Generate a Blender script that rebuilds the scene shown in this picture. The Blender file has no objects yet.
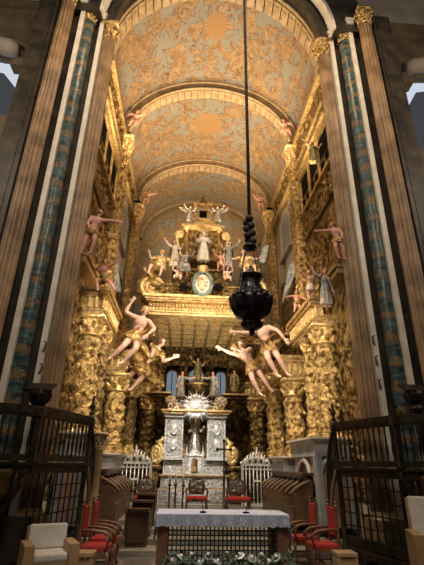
import bpy, bmesh, math, random
from math import sin, cos, pi, sqrt, atan2, radians, exp
from mathutils import Vector, Matrix, noise
random.seed(7)
SC = bpy.context.scene
COL = SC.collection
V = Vector

# ---------------------------------------------------------------- camera
def _n(v): return v.normalized()
ZC = _n(V((17, -948.5, 415))); YC = V((-32, 181.0, 415)); YC = _n(YC - ZC * YC.dot(ZC)); XC = YC.cross(ZC)
CAM = V((-.75, 0, 2.0))
cam = bpy.data.cameras.new('camera'); camo = bpy.data.objects.new('camera', cam); COL.objects.link(camo)
cam.sensor_fit = 'AUTO'; cam.sensor_width = 36; cam.lens = 415 / 565 * 36; cam.clip_end = 200; cam.clip_start = .05
m = Matrix.Identity(4)
for r, ax in enumerate((XC, YC, ZC)):
    m[r][0], m[r][1], m[r][2] = ax.x, -ax.y, -ax.z
    m[r][3] = CAM[r]
camo.matrix_world = m
SC.camera = camo
def ray(px, py):
    p = V((px - 212, py - 282.5, 415)); return V((p.dot(XC), p.dot(YC), p.dot(ZC)))
def at(px, py, Y):
    d = ray(px, py); return CAM + d * (Y / d.y)
def atx(px, py, X):
    d = ray(px, py); return CAM + d * ((X - CAM.x) / d.x)

# ---------------------------------------------------------------- world, lights, exposure
w = bpy.data.worlds.new('world'); SC.world = w; w.use_nodes = True
w.node_tree.nodes['Background'].inputs[0].default_value = (1.0, .90, .76, 1)
w.node_tree.nodes['Background'].inputs[1].default_value = .055
SC.view_settings.view_transform = 'Standard'; SC.view_settings.look = 'None'
SC.view_settings.exposure = 0.0; SC.view_settings.gamma = 1.0
WARM = (1.0, .72, .42); AMB = (1.0, .82, .60)
def lamp(name, kind, loc, energy, col=WARM, aim=None, size=.4, angle=60, blend=.6, sizey=None):
    l = bpy.data.lights.new(name, kind); l.energy = energy; l.color = col
    if kind == 'SPOT': l.spot_size = radians(angle); l.spot_blend = blend; l.shadow_soft_size = size
    elif kind == 'AREA':
        l.size = size
        if sizey: l.shape = 'RECTANGLE'; l.size_y = sizey
    else: l.shadow_soft_size = size
    o = bpy.data.objects.new(name, l); COL.objects.link(o); o.location = loc
    if aim is not None: o.rotation_euler = (V(aim) - V(loc)).to_track_quat('-Z', 'Y').to_euler()
    return o
# warm floodlights along the cornices throw light up at the vault
for s in (-1, 1):
    lamp('vault_floodlight', 'SPOT', (s * 3.2, 12.2, 11.0), 3000, WARM, (-s * 1.6, 13.0, 20), .5, 105, .8)
    lamp('vault_floodlight', 'SPOT', (s * 3.2, 16.6, 11.8), 1700, WARM, (-s * 1.6, 17.4, 20), .5, 105, .8)
    lamp('vault_floodlight', 'SPOT', (s * 3.0, 21.2, 11.6), 800, WARM, (-s * 1.0, 22.6, 19), .5, 105, .8)
    # retable and side spots behind the piers; unseen column spots added in mid-air
    lamp('retable_spot', 'SPOT', (s * 3.0, 11.3, 12.2), 800, AMB, (-s * 1.2, 19.0, 9.0), .25, 62, .7)
    lamp('column_spot', 'SPOT', (s * 1.4, 8.0, 6.6), 900, AMB, (s * 3.9, 14.5, 4.9), .12, 44, .8)
    lamp('column_spot', 'SPOT', (-s * .6, 12.2, 10.6), 1000, AMB, (s * 3.9, 14.6, 4.0), .08, 70, .8)
    lamp('side_spot', 'SPOT', (-s * 2.8, 11.2, 9.0), 1250, AMB, (s * 3.6, 16.5, 7.0), .15, 66, .8)
lamp('canopy_fill', 'SPOT', (0, 14.5, 4.2), 1700, AMB, (0, 19.5, 8.2), .4, 70, .8)  # unseen spot added in front of the shrine to brighten the coffers
lamp('shrine_spot', 'SPOT', (-.6, 11.0, 9.8), 4000, (1, .93, .82), (-.15, 19, 2.6), .2, 19, .5)
lamp('nave_fill', 'AREA', (-1.0, 0.5, 13.0), 560, (1.0, .84, .66), (0, 10, 4), 5)  # added fill high behind the camera, lifts the foreground
lamp('pier_light', 'AREA', (-3.0, 7.6, 17.0), 190, (1.0, .75, .5), (-4.6, 10.5, 7.0), 2)
lamp('pier_light', 'AREA', (3.0, 7.6, 17.0), 190, (1.0, .75, .5), (4.6, 10.5, 7.0), 2)
for s in (-1, 1): lamp('nave_side_fill', 'AREA', (s * 8.5, 5.0, 12.0), 260, (1.0, .80, .58), (s * 8.0, 12, 16), 3)  # unseen area fills added to brighten the nave side walls
lamp('altar_spot', 'SPOT', (-1.2, 3.6, 11.5), 2000, (.95, .96, 1), (0.05, 8.3, .85), .2, 30, .6)
lamp('sanctuary_light', 'SPOT', (0, 11.6, 9.0), 1300, AMB, (0, 14.5, 0), .5, 90, .8)

# ---------------------------------------------------------------- materials
def mat(name, base, rough=.5, metal=0, spec=.5, sheen=0):
    m = bpy.data.materials.new(name); m.use_nodes = True
    b = m.node_tree.nodes['Principled BSDF']
    b.inputs['Base Color'].default_value = (*base, 1); b.inputs['Roughness'].default_value = rough
    b.inputs['Metallic'].default_value = metal; b.inputs['Specular IOR Level'].default_value = spec
    return m
class NT:
    def __init__(s, m): s.m = m; s.t = m.node_tree; s.b = s.t.nodes['Principled BSDF']
    def n(s, typ, ins=None, **kw):
        nd = s.t.nodes.new(typ)
        for k, v in kw.items(): setattr(nd, k, v)
        for k, v in (ins or {}).items():
            if isinstance(v, bpy.types.NodeSocket): s.t.links.new(v, nd.inputs[k])
            else: nd.inputs[k].default_value = v
        return nd
    def obj(s): return s.n('ShaderNodeTexCoord').outputs['Object']
    def noise(s, vec, scale, detail=3, rough=.55, dist=0):
        return s.n('ShaderNodeTexNoise', {'Vector': vec, 'Scale': scale, 'Detail': detail, 'Roughness': rough, 'Distortion': dist}).outputs['Fac']
    def ramp(s, fac, stops, interp='LINEAR'):
        r = s.n('ShaderNodeValToRGB', {'Fac': fac}); cr = r.color_ramp; cr.interpolation = interp
        while len(cr.elements) < len(stops): cr.elements.new(.5)
        for e, (p, c) in zip(cr.elements, stops):
            e.position = p; e.color = (*c, 1) if len(c) == 3 else c
        return r.outputs['Color']
    def mix(s, fac, a, b, blend='MIX'):
        nd = s.t.nodes.new('ShaderNodeMix'); nd.data_type = 'RGBA'; nd.blend_type = blend
        for i, v in ((0, fac), (6, a), (7, b)):
            if isinstance(v, bpy.types.NodeSocket): s.t.links.new(v, nd.inputs[i])
            else: nd.inputs[i].default_value = v if i == 0 else (*v, 1)
        return nd.outputs[2]
    def math(s, op, a, b=0, c=0):
        nd = s.t.nodes.new('ShaderNodeMath'); nd.operation = op
        for i, v in enumerate((a, b, c)):
            if isinstance(v, bpy.types.NodeSocket): s.t.links.new(v, nd.inputs[i])
            else: nd.inputs[i].default_value = v
        return nd.outputs[0]
    def base(s, sock): s.t.links.new(sock, s.b.inputs['Base Color'])
    def bump(s, h, strength=.5, dist=.05):
        b = s.n('ShaderNodeBump', {'Height': h, 'Strength': strength, 'Distance': dist}); s.t.links.new(b.outputs[0], s.b.inputs['Normal'])
    def rough(s, sock): s.t.links.new(sock, s.b.inputs['Roughness'])

M = {}
def two_tone(name, a, b, scale, rough=.5, metal=0, lo=.4, hi=.6, bump=0, bscale=None, dist=.03, detail=4, spec=.5):
    mm = mat(name, a, rough, metal, spec); k = NT(mm); o = k.obj()
    k.base(k.ramp(k.noise(o, scale, detail), [(lo, a), (hi, b)]))
    if bump: k.bump(k.noise(o, bscale or scale, 4), bump, dist)
    M[name] = mm; return mm
two_tone('gold', (.20, .115, .034), (.90, .66, .29), 7, .24, .7, .38, .56, 1.0, 18, .10)
two_tone('gold_bright', (.52, .33, .11), (.96, .74, .36), 9, .28, .6, .34, .56, .7, 22, .04)
two_tone('gold_plain', (.38, .24, .085), (.80, .58, .26), 5, .40, .55, .35, .6, .35, 20, .02)
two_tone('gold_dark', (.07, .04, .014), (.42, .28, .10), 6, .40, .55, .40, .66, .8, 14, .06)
two_tone('gilt_frieze', (.34, .23, .085), (.70, .53, .25), 10, .40, .55, .36, .6, .5, 24, .03)
two_tone('fluted_stone', (.19, .120, .065), (.40, .265, .15), 1.6, .42, 0, .35, .65, .15, 30, .01)
two_tone('pier_marble', (.022, .018, .014), (.065, .048, .031), 2.2, .45, 0, .4, .7, .1, 20, .01)
two_tone('white_marble', (.66, .61, .53), (.80, .75, .66), 2.5, .40, 0, .4, .65)
two_tone('grey_marble', (.27, .29, .32), (.50, .50, .50), 2.0, .38, 0, .4, .7)
two_tone('blue_marble', (.075, .12, .16), (.20, .27, .32), 3.0, .35, 0, .4, .7)
two_tone('pink_marble', (.45, .27, .20), (.62, .44, .36), 3.0, .40, 0, .4, .7)
two_tone('dark_stone', (.10, .078, .05), (.21, .16, .10), 1.2, .75, 0, .35, .65, .3, 6, .03)
two_tone('pale_stone', (.34, .30, .25), (.50, .46, .39), .9, .75, 0, .35, .65, .2, 8, .02)
two_tone('wall_paint', (.34, .31, .24), (.52, .45, .33), .8, .7, 0, .35, .65)
two_tone('bronze', (.014, .010, .007), (.060, .042, .022), 8, .42, .55, .4, .7, .4, 25, .02)
two_tone('bronze_plaque', (.11, .070, .022), (.20, .135, .05), 6, .38, .7, .4, .7, .5, 18, .02)
two_tone('black_silver', (.008, .007, .007), (.030, .026, .026), 9, .30, .7, .4, .7, .6, 22, .02)
two_tone('iron', (.02, .018, .016), (.05, .045, .04), 9, .45, .5)
two_tone('walnut', (.050, .026, .012), (.115, .062, .030), 3, .42, 0, .35, .65, .3, 18, .015)
two_tone('walnut_light', (.085, .046, .022), (.16, .092, .045), 3, .42, 0, .35, .65, .3, 18, .015)
two_tone('oak', (.34, .20, .095), (.46, .29, .15), 2.5, .5, 0, .35, .65)
two_tone('brown_wood', (.13, .055, .028), (.20, .09, .045), 2.5, .42, 0, .35, .65)
two_tone('red_velvet', (.30, .014, .010), (.44, .03, .02), 14, .75, 0, .35, .65, .2, 60, .01)
two_tone('silver', (.36, .36, .36), (.93, .93, .92), 11, .30, .35, .34, .56, .9, 26, .035)
two_tone('silver_plain', (.60, .60, .60), (.90, .90, .89), 6, .28, .40, .35, .6, .4, 30, .015)
two_tone('dull_silver', (.20, .19, .18), (.55, .53, .50), 12, .35, .7, .35, .6, .7, 26, .02)
two_tone('skin', (.72, .47, .37), (.80, .56, .45), 3, .45)
two_tone('skin_rose', (.62, .30, .22), (.70, .40, .30), 3, .5)
two_tone('white_paint', (.72, .68, .60), (.84, .80, .72), 3, .5, 0, .35, .65, .2, 20, .01)
two_tone('stone_figure', (.58, .52, .44), (.78, .72, .62), 5, .5, 0, .35, .65, .3, 18, .02)
two_tone('robe_green', (.10, .12, .07), (.42, .29, .10), 9, .45, .3, .45, .6, .4, 20, .02)
two_tone('robe_grey', (.19, .20, .22), (.50, .40, .24), 7, .45, .2, .45, .65, .4, 20, .02)
two_tone('robe_cream', (.52, .44, .33), (.70, .62, .50), 7, .45, .1, .4, .65, .4, 20, .02)
two_tone('hair_brown', (.13, .07, .03), (.28, .16, .07), 20, .55, 0, .4, .6, .8, 50, .02)
two_tone('hair_gold', (.42, .24, .07), (.68, .45, .16), 20, .45, .3, .4, .6, .8, 50, .02)
two_tone('chair_cushion', (.60, .57, .51), (.68, .65, .59), 6, .7)
two_tone('leaf', (.018, .050, .020), (.055, .12, .05), 8, .45)
two_tone('rose_white', (.84, .85, .76), (.94, .93, .86), 9, .55)
two_tone('rope', (.020, .017, .015), (.05, .042, .036), 30, .7)
M['eye'] = mat('eye', (.03, .02, .015), .2)
M['lip'] = mat('lip', (.45, .12, .10), .4)
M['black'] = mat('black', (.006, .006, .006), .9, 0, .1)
M['red_leather'] = mat('red_leather', (.45, .05, .03), .5)
M['candle'] = mat('candle', (.06, .06, .045), .5)
M['bread'] = mat('bread', (.8, .4, .42), .5)
def glow(name, col, st):
    mm = mat(name, (.0, .0, .0), .6); b = mm.node_tree.nodes['Principled BSDF']
    b.inputs['Emission Color'].default_value = (*col, 1); b.inputs['Emission Strength'].default_value = st
    M[name] = mm
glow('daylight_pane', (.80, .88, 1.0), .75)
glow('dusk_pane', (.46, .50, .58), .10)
glow('blue_pane', (.52, .64, .74), .30)

# painted vault: ochre figures and clouds outlined in brown on a blue grey sky
def fresco(name, tan1, tan2, sky, medallions=()):
    mm = mat(name, tan1, .7); k = NT(mm); o = k.obj()
    warp = k.n('ShaderNodeVectorMath', {0: o, 1: k.n('ShaderNodeTexNoise', {'Vector': o, 'Scale': 1.3, 'Detail': 2.0}).outputs['Color']}, operation='ADD').outputs[0]
    n1 = k.noise(warp, 1.05, 4, .58, 1.3)
    n2 = k.noise(warp, 2.4, 3, .55, 1.6)
    both = k.math('ADD', k.math('MULTIPLY', n1, .62), k.math('MULTIPLY', n2, .38))
    isky = k.ramp(both, [(.512, (0, 0, 0)), (.524, (1, 1, 1))])
    tone = k.mix(k.ramp(k.noise(warp, 3.2, 4), [(.35, (0, 0, 0)), (.65, (1, 1, 1))]), tan1, tan2)
    skyc = k.mix(k.noise(o, 2.2, 3), sky, tuple(c * .78 for c in sky))
    col = k.mix(isky, tone, skyc)
    edge = k.math('ABSOLUTE', k.math('SUBTRACT', both, .516))
    line = k.ramp(edge, [(.005, (1, 1, 1)), (.012, (0, 0, 0))])
    fold = k.math('ABSOLUTE', k.math('SUBTRACT', k.noise(warp, 2.6, 2, .5, 1.6), .5))
    line2 = k.math('MULTIPLY', k.ramp(fold, [(.010, (1, 1, 1)), (.022, (0, 0, 0))]), k.math('SUBTRACT', 1, isky))
    col = k.mix(k.math('MULTIPLY', k.math('MAXIMUM', line, line2), .78), col, (.15, .08, .04))
    sep = k.n('ShaderNodeSeparateXYZ', {0: o})
    for (cx, cy, rad, rays) in medallions:
        dx = k.math('SUBTRACT', sep.outputs[0], cx); dy = k.math('SUBTRACT', sep.outputs[1], cy)
        rr = k.math('SQRT', k.math('ADD', k.math('MULTIPLY', dx, dx), k.math('MULTIPLY', dy, dy)))
        ang = k.math('ARCTAN2', dy, dx)
        wob = k.math('MULTIPLY', k.math('ABSOLUTE', k.math('SINE', k.math('MULTIPLY', ang, rays / 2))), .12 * rad)
        inside = k.math('LESS_THAN', k.math('ADD', rr, wob), rad)
        st = k.ramp(k.math('ABSOLUTE', k.math('SINE', k.math('MULTIPLY', ang, rays))), [(.0, (.26, .14, .06)), (.42, (.60, .38, .18))])
        col = k.mix(inside, col, st)
    k.base(col); M[name] = mm
fresco('fresco', (.45, .285, .145), (.62, .45, .26), (.48, .46, .40), ((.05, 12.55, .55, 11), (.0, 17.35, .8, 16)))
fresco('fresco_end', (.42, .29, .16), (.54, .40, .24), (.40, .42, .39))

mm = mat('painted_shaft', (.05, .1, .1), .35); k = NT(mm); o = k.obj()
sep = k.n('ShaderNodeSeparateXYZ', {0: o})
n1 = k.noise(o, 8.5, 4, .6, .9)
mapz = k.n('ShaderNodeMapping', {'Vector': o, 'Scale': (1.2, 1.2, 5.0)})
mapz.inputs['Rotation'].default_value = (.5, .35, 0)
veins = k.ramp(k.noise(mapz.outputs[0], 2.2, 4, .6, .8), [(.38, (.008, .022, .025)), (.62, (.075, .13, .135))])
band = k.math('SINE', k.math('MULTIPLY', sep.outputs[2], 2 * pi / .62))
goldy = k.ramp(k.math('ADD', n1, k.math('MULTIPLY', band, .16)), [(.585, (0, 0, 0)), (.63, (1, 1, 1))])
k.base(k.mix(goldy, veins, (.20, .12, .048))); k.bump(goldy, .5, .03); M['painted_shaft'] = mm

mm = mat('lace', (.70, .72, .80), .8); k = NT(mm); o = k.obj()
k.base(k.ramp(k.n('ShaderNodeTexVoronoi', {'Vector': o, 'Scale': 26.0}).outputs['Distance'], [(.2, (.76, .78, .86)), (.55, (.52, .54, .62))])); M['lace'] = mm
mm = mat('mirror_glass', (.5, .6, .68), .18, .3); k = NT(mm); o = k.obj()
k.base(k.ramp(k.noise(o, 3.0, 3, .5, 1.5), [(.38, (.12, .17, .21)), (.48, (.46, .58, .66)), (.66, (.78, .86, .90))])); M['mirror_glass'] = mm  # pale and dark blotches paint reflections into the glass colour
mm = mat('floor_stone', (.2, .17, .14), .3); k = NT(mm); o = k.obj()
ch = k.n('ShaderNodeTexChecker', {'Vector': o, 'Scale': 1.6, 'Color1': (.20, .165, .135, 1), 'Color2': (.075, .062, .052, 1)}).outputs['Color']
k.base(k.mix(k.noise(o, 3, 4), ch, (.14, .115, .09))); M['floor_stone'] = mm
two_tone('step_stone', (.17, .155, .13), (.27, .25, .21), 3, .5)

# ---------------------------------------------------------------- mesh helpers
class MB:
    def __init__(s): s.bm = bmesh.new()
    def face(s, vs):
        try: s.bm.faces.new(vs)
        except ValueError: pass
    def box(s, c, size, rot=None, taper=1, bev=0):
        c = V(c); hx, hy, hz = (q / 2 for q in size); vs = []
        for z in (-1, 1):
            t = taper if z > 0 else 1
            for x, y in ((-1, -1), (1, -1), (1, 1), (-1, 1)):
                p = V((x * hx * t, y * hy * t, z * hz))
                if rot is not None: p = rot @ p
                vs.append(s.bm.verts.new(c + p))
        fs = [s.bm.faces.new([vs[i] for i in q]) for q in ((3, 2, 1, 0), (4, 5, 6, 7), (0, 1, 5, 4), (1, 2, 6, 5), (2, 3, 7, 6), (3, 0, 4, 7))]
        if bev:
            es = list({e for f in fs for e in f.edges})
            bmesh.ops.bevel(s.bm, geom=es, offset=bev, segments=2, affect='EDGES', profile=.6)
        return s
    def bar(s, a, b, w, d=None, up=(0, 0, 1)):
        a, b = V(a), V(b); d = d or w; z = (b - a); L = z.length; z.normalize()
        u = V(up)
        if abs(z.dot(u)) > .95: u = V((0, 1, 0)) if abs(z.y) < .9 else V((1, 0, 0))
        x = u.cross(z).normalized(); y = z.cross(x)
        return s.box((a + b) / 2, (w, d, L), Matrix((x, y, z)).transposed())
    def tube(s, pts, r, n=8, cap=True, flat=1, up=None):
        pts = [V(p) for p in pts]; R = r if isinstance(r, (list, tuple)) else [r] * len(pts); rings = []; px = None
        for i, p in enumerate(pts):
            t = (pts[min(i + 1, len(pts) - 1)] - pts[max(i - 1, 0)]).normalized()
            if px is None:
                u = V(up) if up else (V((0, 0, 1)) if abs(t.z) < .9 else V((0, 1, 0)))
                px = (u - t * u.dot(t)).normalized()
            else: px = (px - t * px.dot(t)).normalized()
            py = t.cross(px)
            rings.append([s.bm.verts.new(p + (px * cos(2 * pi * k / n) * flat + py * sin(2 * pi * k / n)) * R[i]) for k in range(n)])
        for a, b in zip(rings, rings[1:]):
            for k in range(n): s.face((a[k], a[(k + 1) % n], b[(k + 1) % n], b[k]))
        if cap: s.face(rings[0][::-1]); s.face(rings[-1])
        return s
    def lathe(s, prof, c=(0, 0, 0), n=16, fn=None, axis=None):
        c = V(c); R = axis.to_track_quat('Z', 'Y').to_matrix() if axis is not None else None; rings = []
        for r, z in prof:
            ring = []
            for k in range(n):
                a = 2 * pi * k / n; rr = r * (fn(a, z) if fn else 1); p = V((rr * cos(a), rr * sin(a), z))
                if R: p = R @ p
                ring.append(s.bm.verts.new(c + p))
            rings.append(ring)
        for a, b in zip(rings, rings[1:]):
            for k in range(n): s.face((a[k], a[(k + 1) % n], b[(k + 1) % n], b[k]))
        s.face(rings[0][::-1]); s.face(rings[-1])
        return s
    def ball(s, c, r, u=12, v=8, rot=None, fn=None):
        c = V(c); r = V(r) if not isinstance(r, (int, float)) else V((r, r, r)); rings = []
        def q(p):
            if fn: p = p * fn(p)
            p = V((p.x * r.x, p.y * r.y, p.z * r.z)); return c + (rot @ p if rot else p)
        top, bot = s.bm.verts.new(q(V((0, 0, 1)))), s.bm.verts.new(q(V((0, 0, -1))))
        for i in range(1, v):
            t = pi * i / v; rings.append([s.bm.verts.new(q(V((sin(t) * cos(2 * pi * k / u), sin(t) * sin(2 * pi * k / u), cos(t))))) for k in range(u)])
        for k in range(u):
            s.face((top, rings[0][k], rings[0][(k + 1) % u])); s.face((bot, rings[-1][(k + 1) % u], rings[-1][k]))
        for a, b in zip(rings, rings[1:]):
            for k in range(u): s.face((a[k], b[k], b[(k + 1) % u], a[(k + 1) % u]))
        return s
    def grid(s, fn, nu, nv, cu=False):
        vs = [[s.bm.verts.new(fn(i / nu, j / nv)) for j in range(nv + 1)] for i in range(nu if cu else nu + 1)]
        N = len(vs)
        for i in range(nu):
            for j in range(nv): s.face((vs[i][j], vs[(i + 1) % N][j], vs[(i + 1) % N][j + 1], vs[i][j + 1]))
        return vs
    def sheet(s, fn, nu, nv, th=.02):
        """a curved slab with real thickness"""
        b0 = len(s.bm.faces); s.grid(fn, nu, nv); s.bm.faces.ensure_lookup_table()
        fs = s.bm.faces[b0:] if b0 else s.bm.faces[:]
        bmesh.ops.solidify(s.bm, geom=list(fs), thickness=th); return s
    def prism(s, pts, y0, y1, f=None):
        """outline in x,z extruded along y (or mapped by f)"""
        f = f or (lambda x, y, z: V((x, y, z)))
        a = [s.bm.verts.new(f(x, y0, z)) for x, z in pts]; b = [s.bm.verts.new(f(x, y1, z)) for x, z in pts]
        n = len(pts); s.face(a); s.face(b[::-1])
        for i in range(n): s.face((a[i], b[i], b[(i + 1) % n], a[(i + 1) % n]))
        return s
    def build(s, name, m, parent=None, smooth=False, org=None):
        bmesh.ops.recalc_face_normals(s.bm, faces=s.bm.faces[:])
        me = bpy.data.meshes.new(name)
        if parent is not None:
            org = None; bmesh.ops.translate(s.bm, verts=s.bm.verts[:], vec=-world_loc(parent))
        if org is not None: bmesh.ops.translate(s.bm, verts=s.bm.verts[:], vec=-V(org))
        s.bm.to_mesh(me); s.bm.free(); me.materials.append(M[m] if isinstance(m, str) else m)
        if smooth: me.polygons.foreach_set('use_smooth', [True] * len(me.polygons))
        o = bpy.data.objects.new(name, me); COL.objects.link(o)
        if parent is not None: o.parent = parent
        if org is not None: o.location = org
        return o
def world_loc(o):
    p = V(o.location)
    while o.parent: o = o.parent; p += V(o.location)
    return p
KIDS = {}
def thing(name, label, cat, loc=(0, 0, 0), group=None):
    o = bpy.data.objects.new(name, None); COL.objects.link(o); o.location = loc; o.empty_display_size = .1
    return tag(o, label, cat, group)
def tag(o, label=None, cat=None, group=None, kind=None):
    for k_, v_ in (('label', label), ('category', cat), ('group', group), ('kind', kind)):
        if v_: o[k_] = v_
    return o
def copy_tree(o, parent=None):
    c = o.copy(); COL.objects.link(c)
    if parent: c.parent = parent
    for ch in list(o.children): copy_tree(ch, c)
    return c
def dup(o, loc, label, rz=None, group=None):
    c = copy_tree(o); c.location = loc; c['label'] = label
    if rz is not None: c.rotation_euler.z = rz
    if group: c['group'] = group
    return c
def struct(o): o['kind'] = 'structure'; return o

def foliage(p, s):
    """height of carved leafwork, about 0..1"""
    d = noise.voronoi(p * s)[0]; a = 1 - min(1, d[0] * 1.5)
    b = min(1, max(0, (d[1] - d[0]) * 2.2))
    return .65 * a * b + .35 * (noise.noise(p * s * 2.3) * .5 + .5)
# ================================================================= SETTING
struct(MB().box((0, 11, -.1), (30, 32, .2)).build('floor', 'floor_stone'))
b = MB()
for i in range(4): b.box((0, (11.4 + i * .75 + 25.2) / 2, .125 * i + .0625), (7.6, 25.2 - 11.4 - i * .75, .1245))
struct(b.build('trim_1', 'step_stone'))
Z0 = .5                                              # sanctuary floor

SPR, VA, VB = 15.75, 4.1, 3.15
def vault(u, y, off=0):
    a = pi * (1 - u); k = min(1, max(0, (14.75 - y) / 3.9)); j = min(1, max(0, (y - 15.5) / 5))
    return V(((VA - off) * cos(a), y, SPR + .45 * k + (VB + .3 - .3 * j + 1.2 * k - off) * sin(a)))
b = MB(); b.sheet(lambda u, v: vault(u, 10.85 + v * 14.5), 48, 40, -.25)
struct(b.build('ceiling', 'fresco', smooth=True))
def rib(y, wd, dep, nm, tiles):
    b = MB()
    for k in range(48):
        u0, u1 = k / 48, (k + 1) / 48
        q = [vault(u0, y, dep), vault(u1, y, dep), vault(u1, y, -.05), vault(u0, y, -.05)]
        p = [v + V((0, wd, 0)) for v in q]
        A = [b.bm.verts.new(v) for v in q]; B = [b.bm.verts.new(v) for v in p]
        b.face(A); b.face(B[::-1]); b.face((A[0], B[0], B[1], A[1])); b.face((A[2], B[2], B[3], A[3]))
    bmesh.ops.remove_doubles(b.bm, verts=b.bm.verts[:], dist=.001)
    r = struct(b.build(nm, 'rib_paint'))
    # moulding along the lower front edge
    b = MB(); b.tube([vault(k / 48, y - .02, dep - .02) for k in range(49)], .055, 6); b.tube([vault(k / 48, y - .02, .04) for k in range(49)], .05, 6)
    b.build('moulding', 'rib_tile', r, True)
    if not tiles: return
    b = MB()
    for k in range(tiles):
        for (e0, e1, h0, h1, off) in ((.08, .92, .12, .88, .03), (.28, .72, .3, .7, .06)):
            pts = []
            for o_ in (dep, dep + off):
                for (uu, yy) in ((e0, h0), (e1, h0), (e1, h1), (e0, h1)): pts.append(vault((k + uu) / tiles, y + wd * yy, o_))
            vs = [b.bm.verts.new(p) for p in pts]
            for q in ((0, 1, 2, 3), (4, 5, 6, 7), (0, 1, 5, 4), (1, 2, 6, 5), (2, 3, 7, 6), (3, 0, 4, 7)): b.face([vs[i] for i in q])
    b.build('coffer_band', 'rib_tile', r)
two_tone('rib_paint', (.17, .115, .055), (.27, .185, .095), 3, .6, .1)
two_tone('rib_tile', (.31, .22, .12), (.44, .33, .20), 4, .6, 0, bump=.4, bscale=12)
rib(14.75, .6, .46, 'trim_2', 34); rib(20.1, .6, .42, 'trim_3', 34); rib(24.4, .4, .16, 'trim_4', 0); rib(10.9, .75, .10, 'trim_5', 30)

for s, nm in ((-1, 'wall_left'), (1, 'wall_right')):
    w_ = struct(MB().box((s * 4.3, 18.45, 8), (.4, 13.7, 16.0)).build(nm, 'wall_paint'))
b = MB()
pts = [(-4.3, 0), (4.3, 0), (4.3, SPR)] + [(4.2 * cos(pi * k / 24), SPR + 3.2 * sin(pi * k / 24)) for k in range(25)] + [(-4.3, SPR)]
b.prism(pts, 25.2, 25.6); struct(b.build('wall_back', 'fresco_end'))
# nave side walls beyond the piers, with the high openings
def nave_wall(s, nm, cx0, ycor, wx, wy0, wy1, arch_c, arch_r):
    Y = 12.0
    cor = at(cx0, ycor, Y).z; ox = at(wx, (wy0 + wy1) / 2, Y).x; z0 = at(wx, wy1, Y).z; z1 = at(wx, wy0, Y).z
    b = MB(); inner = s * 4.6; far = s * 14
    def bx(x0, x1, za, zb, d=.5): b.box(((x0 + x1) / 2, Y + .25, (za + zb) / 2), (abs(x1 - x0), d, zb - za))
    bx(inner, ox, 0, z1 + .5); bx(ox, far, 0, z0); bx(ox + s * 3.2, far, z0, z1 + .5); bx(inner, far, z1 + .5, cor)
    # rounded head of the opening
    k_ = 12
    for i in range(k_):
        u0 = i / k_ * 3.2; u1 = (i + 1) / k_ * 3.2; um = (u0 + u1) / 2
        h = .55 * sqrt(max(0, 1 - ((um - 1.6) / 1.6) ** 2)); bx(ox + s * u0, ox + s * u1, z1 - .05 + h, z1 + .55)
    W = struct(b.build(nm, 'dark_stone'))
    b = MB(); b.box(((inner + far) / 2, Y - .1, cor), (abs(far - inner), .7, .22)); b.box(((inner + far) / 2, Y - .02, cor - .28), (abs(far - inner), .5, .14))
    b.build('cornice', 'dark_stone', W)
    b = MB(); b.box(((inner + far) / 2, Y + .3, cor + 3.1), (abs(far - inner), .4, 6.0)); b.build('upper_wall', 'pale_stone', W)
    # round arch moulding over the opening
    c = at(*arch_c, Y - .05); b = MB()
    for rr, th in ((arch_r, .14), (arch_r - .35, .1)):
        b.tube([c + V((rr * cos(pi * q / 20), 0, rr * sin(pi * q / 20))) for q in range(21)], th, 6)
    b.build('arch_moulding', 'dark_stone', W, True)
    # window panes: bright sky above, shaded lower part
    xm = ox + s * 1.6
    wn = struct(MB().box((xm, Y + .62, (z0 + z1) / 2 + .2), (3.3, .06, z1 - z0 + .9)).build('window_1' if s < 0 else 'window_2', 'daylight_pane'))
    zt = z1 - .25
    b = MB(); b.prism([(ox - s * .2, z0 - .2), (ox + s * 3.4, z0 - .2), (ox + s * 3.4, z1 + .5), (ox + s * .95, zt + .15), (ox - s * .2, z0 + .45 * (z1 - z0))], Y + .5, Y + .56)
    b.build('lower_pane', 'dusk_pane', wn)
    cb = at(2 if s < 0 else 421, 46 if s < 0 else 66, Y - .35)
    b = MB(); b.lathe([(.05, -.62), (.26, -.58), (.33, -.3), (.33, .2), (.26, .5), (.05, .55)], cb, 14, axis=V((s, -.25, 0)))
    b.build('corbel', 'pale_stone', W, True)
    b = MB(); b.box((ox + s * .12, Y - .05, z1 - .32), (.5, .45, .3)); b.box((ox + s * .05, Y - .02, z1 - .1), (.36, .4, .16)); b.build('impost', 'dark_stone', W)
nave_wall(-1, 'wall_nave_left', 22, 12, 17, 62, 116, (-2, 66), 1.45)
nave_wall(1, 'wall_nave_right', 405, 35, 408, 80, 150, (428, 92), 1.25)

# the great arch carried by the piers
b = MB(); N = 40
def archring(r0, r1, y0, y1, zc=16.95, sq=1.0):
    for k in range(N):
        a0, a1 = pi * k / N, pi * (k + 1) / N; q = []
        for (r, a) in ((r0, a0), (r1, a0), (r1, a1), (r0, a1)): q.append((r * cos(a), zc + r * sq * sin(a)))
        b.prism(q, y0, y1)
archring(3.85, 4.25, 10.45, 10.85); archring(4.3, 5.7, 10.1, 10.8)
ga = struct(b.build('trim_7', 'pier_marble'))
b = MB(); archring(4.22, 4.34, 10.0, 10.4); b.build('white_band', 'white_marble', ga)

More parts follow.
